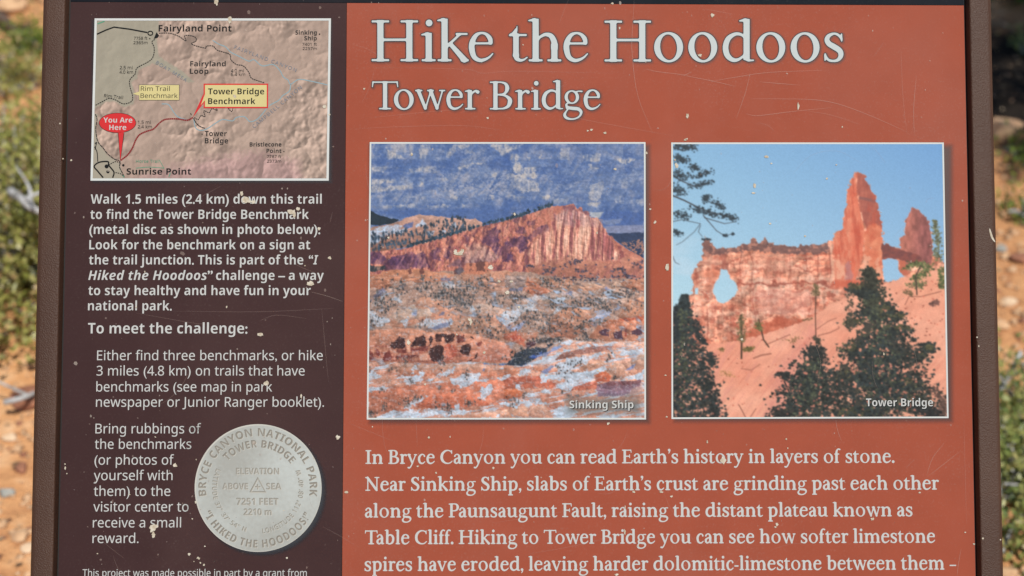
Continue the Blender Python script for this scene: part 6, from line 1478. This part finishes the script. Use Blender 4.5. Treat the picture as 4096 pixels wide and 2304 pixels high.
gp = lambda px, py, z=0: at_ground(px, py, z)
c = gp(30, 1180)
bush('olive_shrub', c.x - .02, c.y + .10, .46, .44, .37, 820, 16, .020, 'manzanita', 1, 'olive green shrub with small rounded leaves left of the sign')
c = gp(4085, 1960)
bush('low_shrub', c.x + .06, c.y + .08, .27, .27, .15, 420, 15, .017, 'green_leaf', 2, 'low green and yellowish shrub at the lower right beside the frame')
c = gp(4085, 610)
bush('green_plant', c.x + .02, c.y, .055, .045, .05, 26, 8, .018, 'tuft', 3, 'small bright green plant on the sunny soil nearest the pine shade')
c = gp(4075, 830)
bush('green_plant', c.x + .02, c.y, .055, .045, .05, 26, 8, .018, 'tuft', 4, 'small green plant right of the frame, in the middle of the sunny gravel')
c = gp(128, 170)
bush('bright_tuft', c.x, c.y, .055, .05, .075, 60, 9, .018, 'tuft', 5, 'bright yellow green tuft by the upper left corner of the frame')
c = gp(20, 0)
bush('leafy_plant', c.x, c.y + .05, .10, .06, .06, 50, 10, .020, 'tuft', 6, 'yellow green plant farthest back at the upper left')
c = gp(-10, 300)
bush('leafy_plant', c.x + .01, c.y, .14, .11, .11, 110, 10, .018, 'manzanita', 8, 'yellow green plant on the soil just behind the olive shrub')
c = gp(4080, -20)
bush('leafy_bush', c.x + .12, c.y + .12, .26, .18, .22, 170, 12, .028, 'tuft', 7, 'leafy green bush in the half shade at the upper right', wood='brown_wood')
c = gp(4090, 175)
bush('green_plant', c.x + .03, c.y + .02, .05, .04, .04, 20, 8, .018, 'green_leaf', 9, 'small green plant at the far edge of the dark shade')

# unseen pine added to throw its shade on the ground at the right
def pine(x, y, seed):
    r = np.random.default_rng(seed)
    root = plant_root('shade_pine', x, y, 'unseen pine tree added to shade the ground right of the sign', 'tree')
    H = 4.4
    P = [np.array([.03 * math.sin(i), .03 * math.cos(1.7 * i), H * i / 8]) for i in range(9)]
    tubes_obj('trunk', [(P, .085, .015)], M['brown_wood'], root)
    s = Soup(); limbs = []
    for k in range(52):
        z = 1.7 + (H - 1.75) * (k / 51) ** .9; a_ = k * 2.4 + r.normal(0, .3); ln = (.92 * (1 - (z - 1.7) / (H - 1.5)) ** .7 + .12) * r.uniform(.75, 1.1)
        d = np.array([math.cos(a_), math.sin(a_), r.uniform(-.05, .3)])
        b0 = np.array([0, 0, z]); b1 = b0 + d * ln * .6 + np.array([0, 0, -.03]); b2 = b0 + d * ln + np.array([0, 0, .06])
        limbs.append((catmull([b0, b1, b2], 4), .016, .004))
        for _ in range(34):
            t = r.uniform(.25, 1.0); c_ = b0 + (b2 - b0) * t + r.normal(0, .07, 3)
            t0 = r.uniform(.1, .9)
            for _q in range(9):
                dd = r.normal(0, 1, 3); dd[2] += .3
                s.leaf(c_, dd, r.normal(0, 1, 3), r.uniform(.05, .085), .012, float(np.clip(t0 + r.normal(0, .15), 0, 1)))
    tubes_obj('limb', limbs, M['brown_wood'], root)
    s.build('crown', M['needle'], root)
    return root
sp = gp(4075, 330)
hgt = 2.65
off = Vector((SUN_DIR.x, SUN_DIR.y, 0)) * (hgt / SUN_DIR.z)
pine(sp.x + off.x + .50, sp.y + off.y + .02, 12)

# grey dead branches
def dead_branch(pts, r0, r1, label, twigs, seed, wood='grey_wood'):
    r = np.random.default_rng(seed)
    W = [gp(x, y, z) for x, y, z in pts]
    b0 = W[0]
    root = plant_root('dead_branch', b0.x, b0.y, label, 'branch')
    o = np.array(root.location)
    P = catmull([np.array(w) - o for w in W], 5)
    tubes_obj('stem', [(P, r0, r1)], M[wood], root)
    sp_ = []
    for k in range(twigs):
        i = r.integers(2, len(P) - 2); d = r.normal(0, 1, 3); d[2] = abs(d[2]) * .5; d /= np.linalg.norm(d)
        L_ = r.uniform(.05, .13); sp_.append((catmull([P[i], P[i] + d * L_ * .5, P[i] + d * L_ + r.normal(0, .01, 3)], 3), r1 * .9, .0012))
    for q in sp_: tubes_obj('twig', [q], M[wood], root)
    return root
dead_branch([(40, 765, .30), (85, 795, .31), (115, 825, .31), (165, 850, .30)], .009, .006, 'grey dead branch lying across the top of the olive shrub', 3, 21)
dead_branch([(-60, 30, .02), (20, 80, .03), (70, 120, .02), (120, 112, .02)], .017, .008, 'dark weathered branch on the ground at the upper left', 2, 23, 'brown_wood')
dead_branch([(4000, 1560, .03), (4035, 1500, .05), (4060, 1450, .06), (4085, 1405, .07)], .006, .004, 'pale grey dead branch leaning behind the low shrub', 3, 25)
dead_branch([(20, 1610, .02), (60, 1600, .03), (95, 1590, .03), (140, 1570, .02)], .006, .004, 'short grey stick on the soil below the olive shrub', 1, 26)

# stones
def stone_mat(name, c0, c1):
    return wood_mat(name, c0, c1)
M['tan_stone'] = stone_mat('tan_stone', (.46, .26, .135), (.64, .42, .24)); M['red_stone'] = stone_mat('red_stone', (.20, .08, .045), (.38, .17, .095)); M['pale_stone'] = stone_mat('pale_stone', (.56, .38, .23), (.72, .54, .36)); M['grey_stone'] = stone_mat('grey_stone', (.20, .20, .18), (.40, .39, .34))
ico_v, ico_f = None, None
def ico():
    import bmesh
    bm = bmesh.new(); bmesh.ops.create_icosphere(bm, subdivisions=2, radius=1)
    v = np.array([x.co for x in bm.verts]); f_ = [tuple(q.index for q in t.verts) for t in bm.faces]; bm.free(); return v, f_
ico_v, ico_f = ico()
def stone(px, py, rad, mat, label, seed):
    r = np.random.default_rng(seed); w = gp(px, py)
    V = ico_v.copy(); d = np.ones(len(V))
    for _ in range(9):
        n = r.normal(0, 1, 3); n /= np.linalg.norm(n); cut = r.uniform(.55, .85)
        k = V @ n; V = V - np.outer(np.maximum(k - cut, 0), n)
    V *= rad * np.array([r.uniform(.9, 1.4), r.uniform(.8, 1.1), r.uniform(.55, .8)])
    V[:, 2] += rad * .35
    o = mesh_obj('stone', V, ico_f, M[mat])
    o.location = (w.x, w.y, float(ground_z(w.x, w.y)))
    tag(o, label, 'stone')
    return o
STN = [(75, 1835, .017, 'red_stone', 'dark reddish brown stone on the sunny soil at the lower left'), (100, 1575, .034, 'red_stone', 'reddish brown stone tucked under the olive shrub, by the grey stick'), (35, 1715, .014, 'pale_stone', 'pale round stone just below the olive shrub'),
       (15, 1930, .014, 'grey_stone', 'small grey stone at the left, below the dark reddish one'), (105, 2150, .013, 'pale_stone', 'pale pebble by the left frame bar near the bottom'), (70, 2105, .018, 'tan_stone', 'light tan stone at the lower left, above the pale pebble'),
       (4012, 1290, .017, 'tan_stone', 'tan stone touching the right frame bar, dark on its right'), (4040, 1200, .016, 'pale_stone', 'pale stone on the gravel right of the frame'), (4085, 1010, .022, 'red_stone', 'reddish stone half cut by the right picture edge'),
       (4010, 970, .016, 'grey_stone', 'greyish stone on the gravel behind the right frame bar'), (4020, 500, .045, 'tan_stone', 'larger tan stone lying where the dark shade ends'), (4040, 2270, .026, 'tan_stone', 'light tan stone below the low shrub at the lower right'), (50, 20, .05, 'tan_stone', 'tan stone among the plants at the upper left')]
for i, (px, py, rad, mt, lb) in enumerate(STN): stone(px, py, rad, mt, lb, 100 + i)

# gravel: thousands of bits, one mass
def gravel(name, n, lo, hi, mat, seed):
    r = np.random.default_rng(seed)
    b8 = np.array([(x, y, z) for x in (-1, 1) for y in (-1, 1) for z in (-1, 1)], float) * .6
    oct_v = np.array([(1, 0, 0), (-1, 0, 0), (0, 1, 0), (0, -1, 0), (0, 0, 1), (0, 0, -1)], float)
    oct_f = np.array([(0, 2, 4), (2, 1, 4), (1, 3, 4), (3, 0, 4), (2, 0, 5), (1, 2, 5), (3, 1, 5), (0, 3, 5)])
    x = r.uniform(-2.2, 2.2, n); y = r.uniform(-.3, 3.6, n); y = np.where(r.random(n) < .6, r.uniform(-.1, 1.6, n), y)
    keep = ((x - shade_spot.x - .25) / .62) ** 2 + ((y - shade_spot.y - .05) / .42) ** 2 > .8; x, y = x[keep], y[keep]; n = len(x)
    z = ground_z(x, y)
    rad = np.clip(r.gamma(2.2, (hi - lo) / 4, n) + lo, lo, hi)
    a_ = r.uniform(0, 6.28, n)
    V = oct_v[None] * (1 + r.normal(0, .22, (n, 6, 1)))
    V = V * np.stack([rad * r.uniform(.9, 1.5, n), rad * r.uniform(.7, 1.1, n), rad * r.uniform(.5, .9, n)], axis=1)[:, None, :]
    X = V[..., 0] * np.cos(a_)[:, None] - V[..., 1] * np.sin(a_)[:, None]; Y = V[..., 0] * np.sin(a_)[:, None] + V[..., 1] * np.cos(a_)[:, None]
    W = np.stack([X + x[:, None], Y + y[:, None], V[..., 2] + (z + rad * .25)[:, None]], axis=2).reshape(-1, 3)
    F = (oct_f[None] + (np.arange(n) * 6)[:, None, None]).reshape(-1, 3)
    o = fast_mesh(name, W, F, M[mat])
    return tag(o, None, None, kind='stuff')
tag(gravel('gravel', 9000, .003, .012, 'tan_stone', 50), 'loose tan gravel scattered over the orange soil', 'gravel')
tag(gravel('gravel', 2600, .003, .011, 'red_stone', 51), 'loose reddish gravel scattered over the orange soil', 'gravel')
tag(gravel('gravel', 900, .003, .007, 'pale_stone', 52), 'loose pale gravel scattered over the orange soil', 'gravel')
# dry leaf litter
s = Soup(); lr = np.random.default_rng(61)
for _ in range(5000):
    x, y = lr.uniform(-2, 2), lr.uniform(-.1, 3.2)
    s.leaf(np.array([x, y, float(ground_z(x, y)) + .004]), lr.normal(0, 1, 3) * np.array([1, 1, .2]), np.array([0, 0, 1.0]), lr.uniform(.008, .022), lr.uniform(.003, .009), float(lr.random()))
M['litter'] = leaf_mat('dry_litter', [(.12, .06, .03), (.26, .16, .09), (.38, .30, .20), (.22, .22, .12)], .05)
tag(s.build('leaf_litter', M['litter'], None), 'dry fallen leaves scattered over the soil', 'litter', kind='stuff')
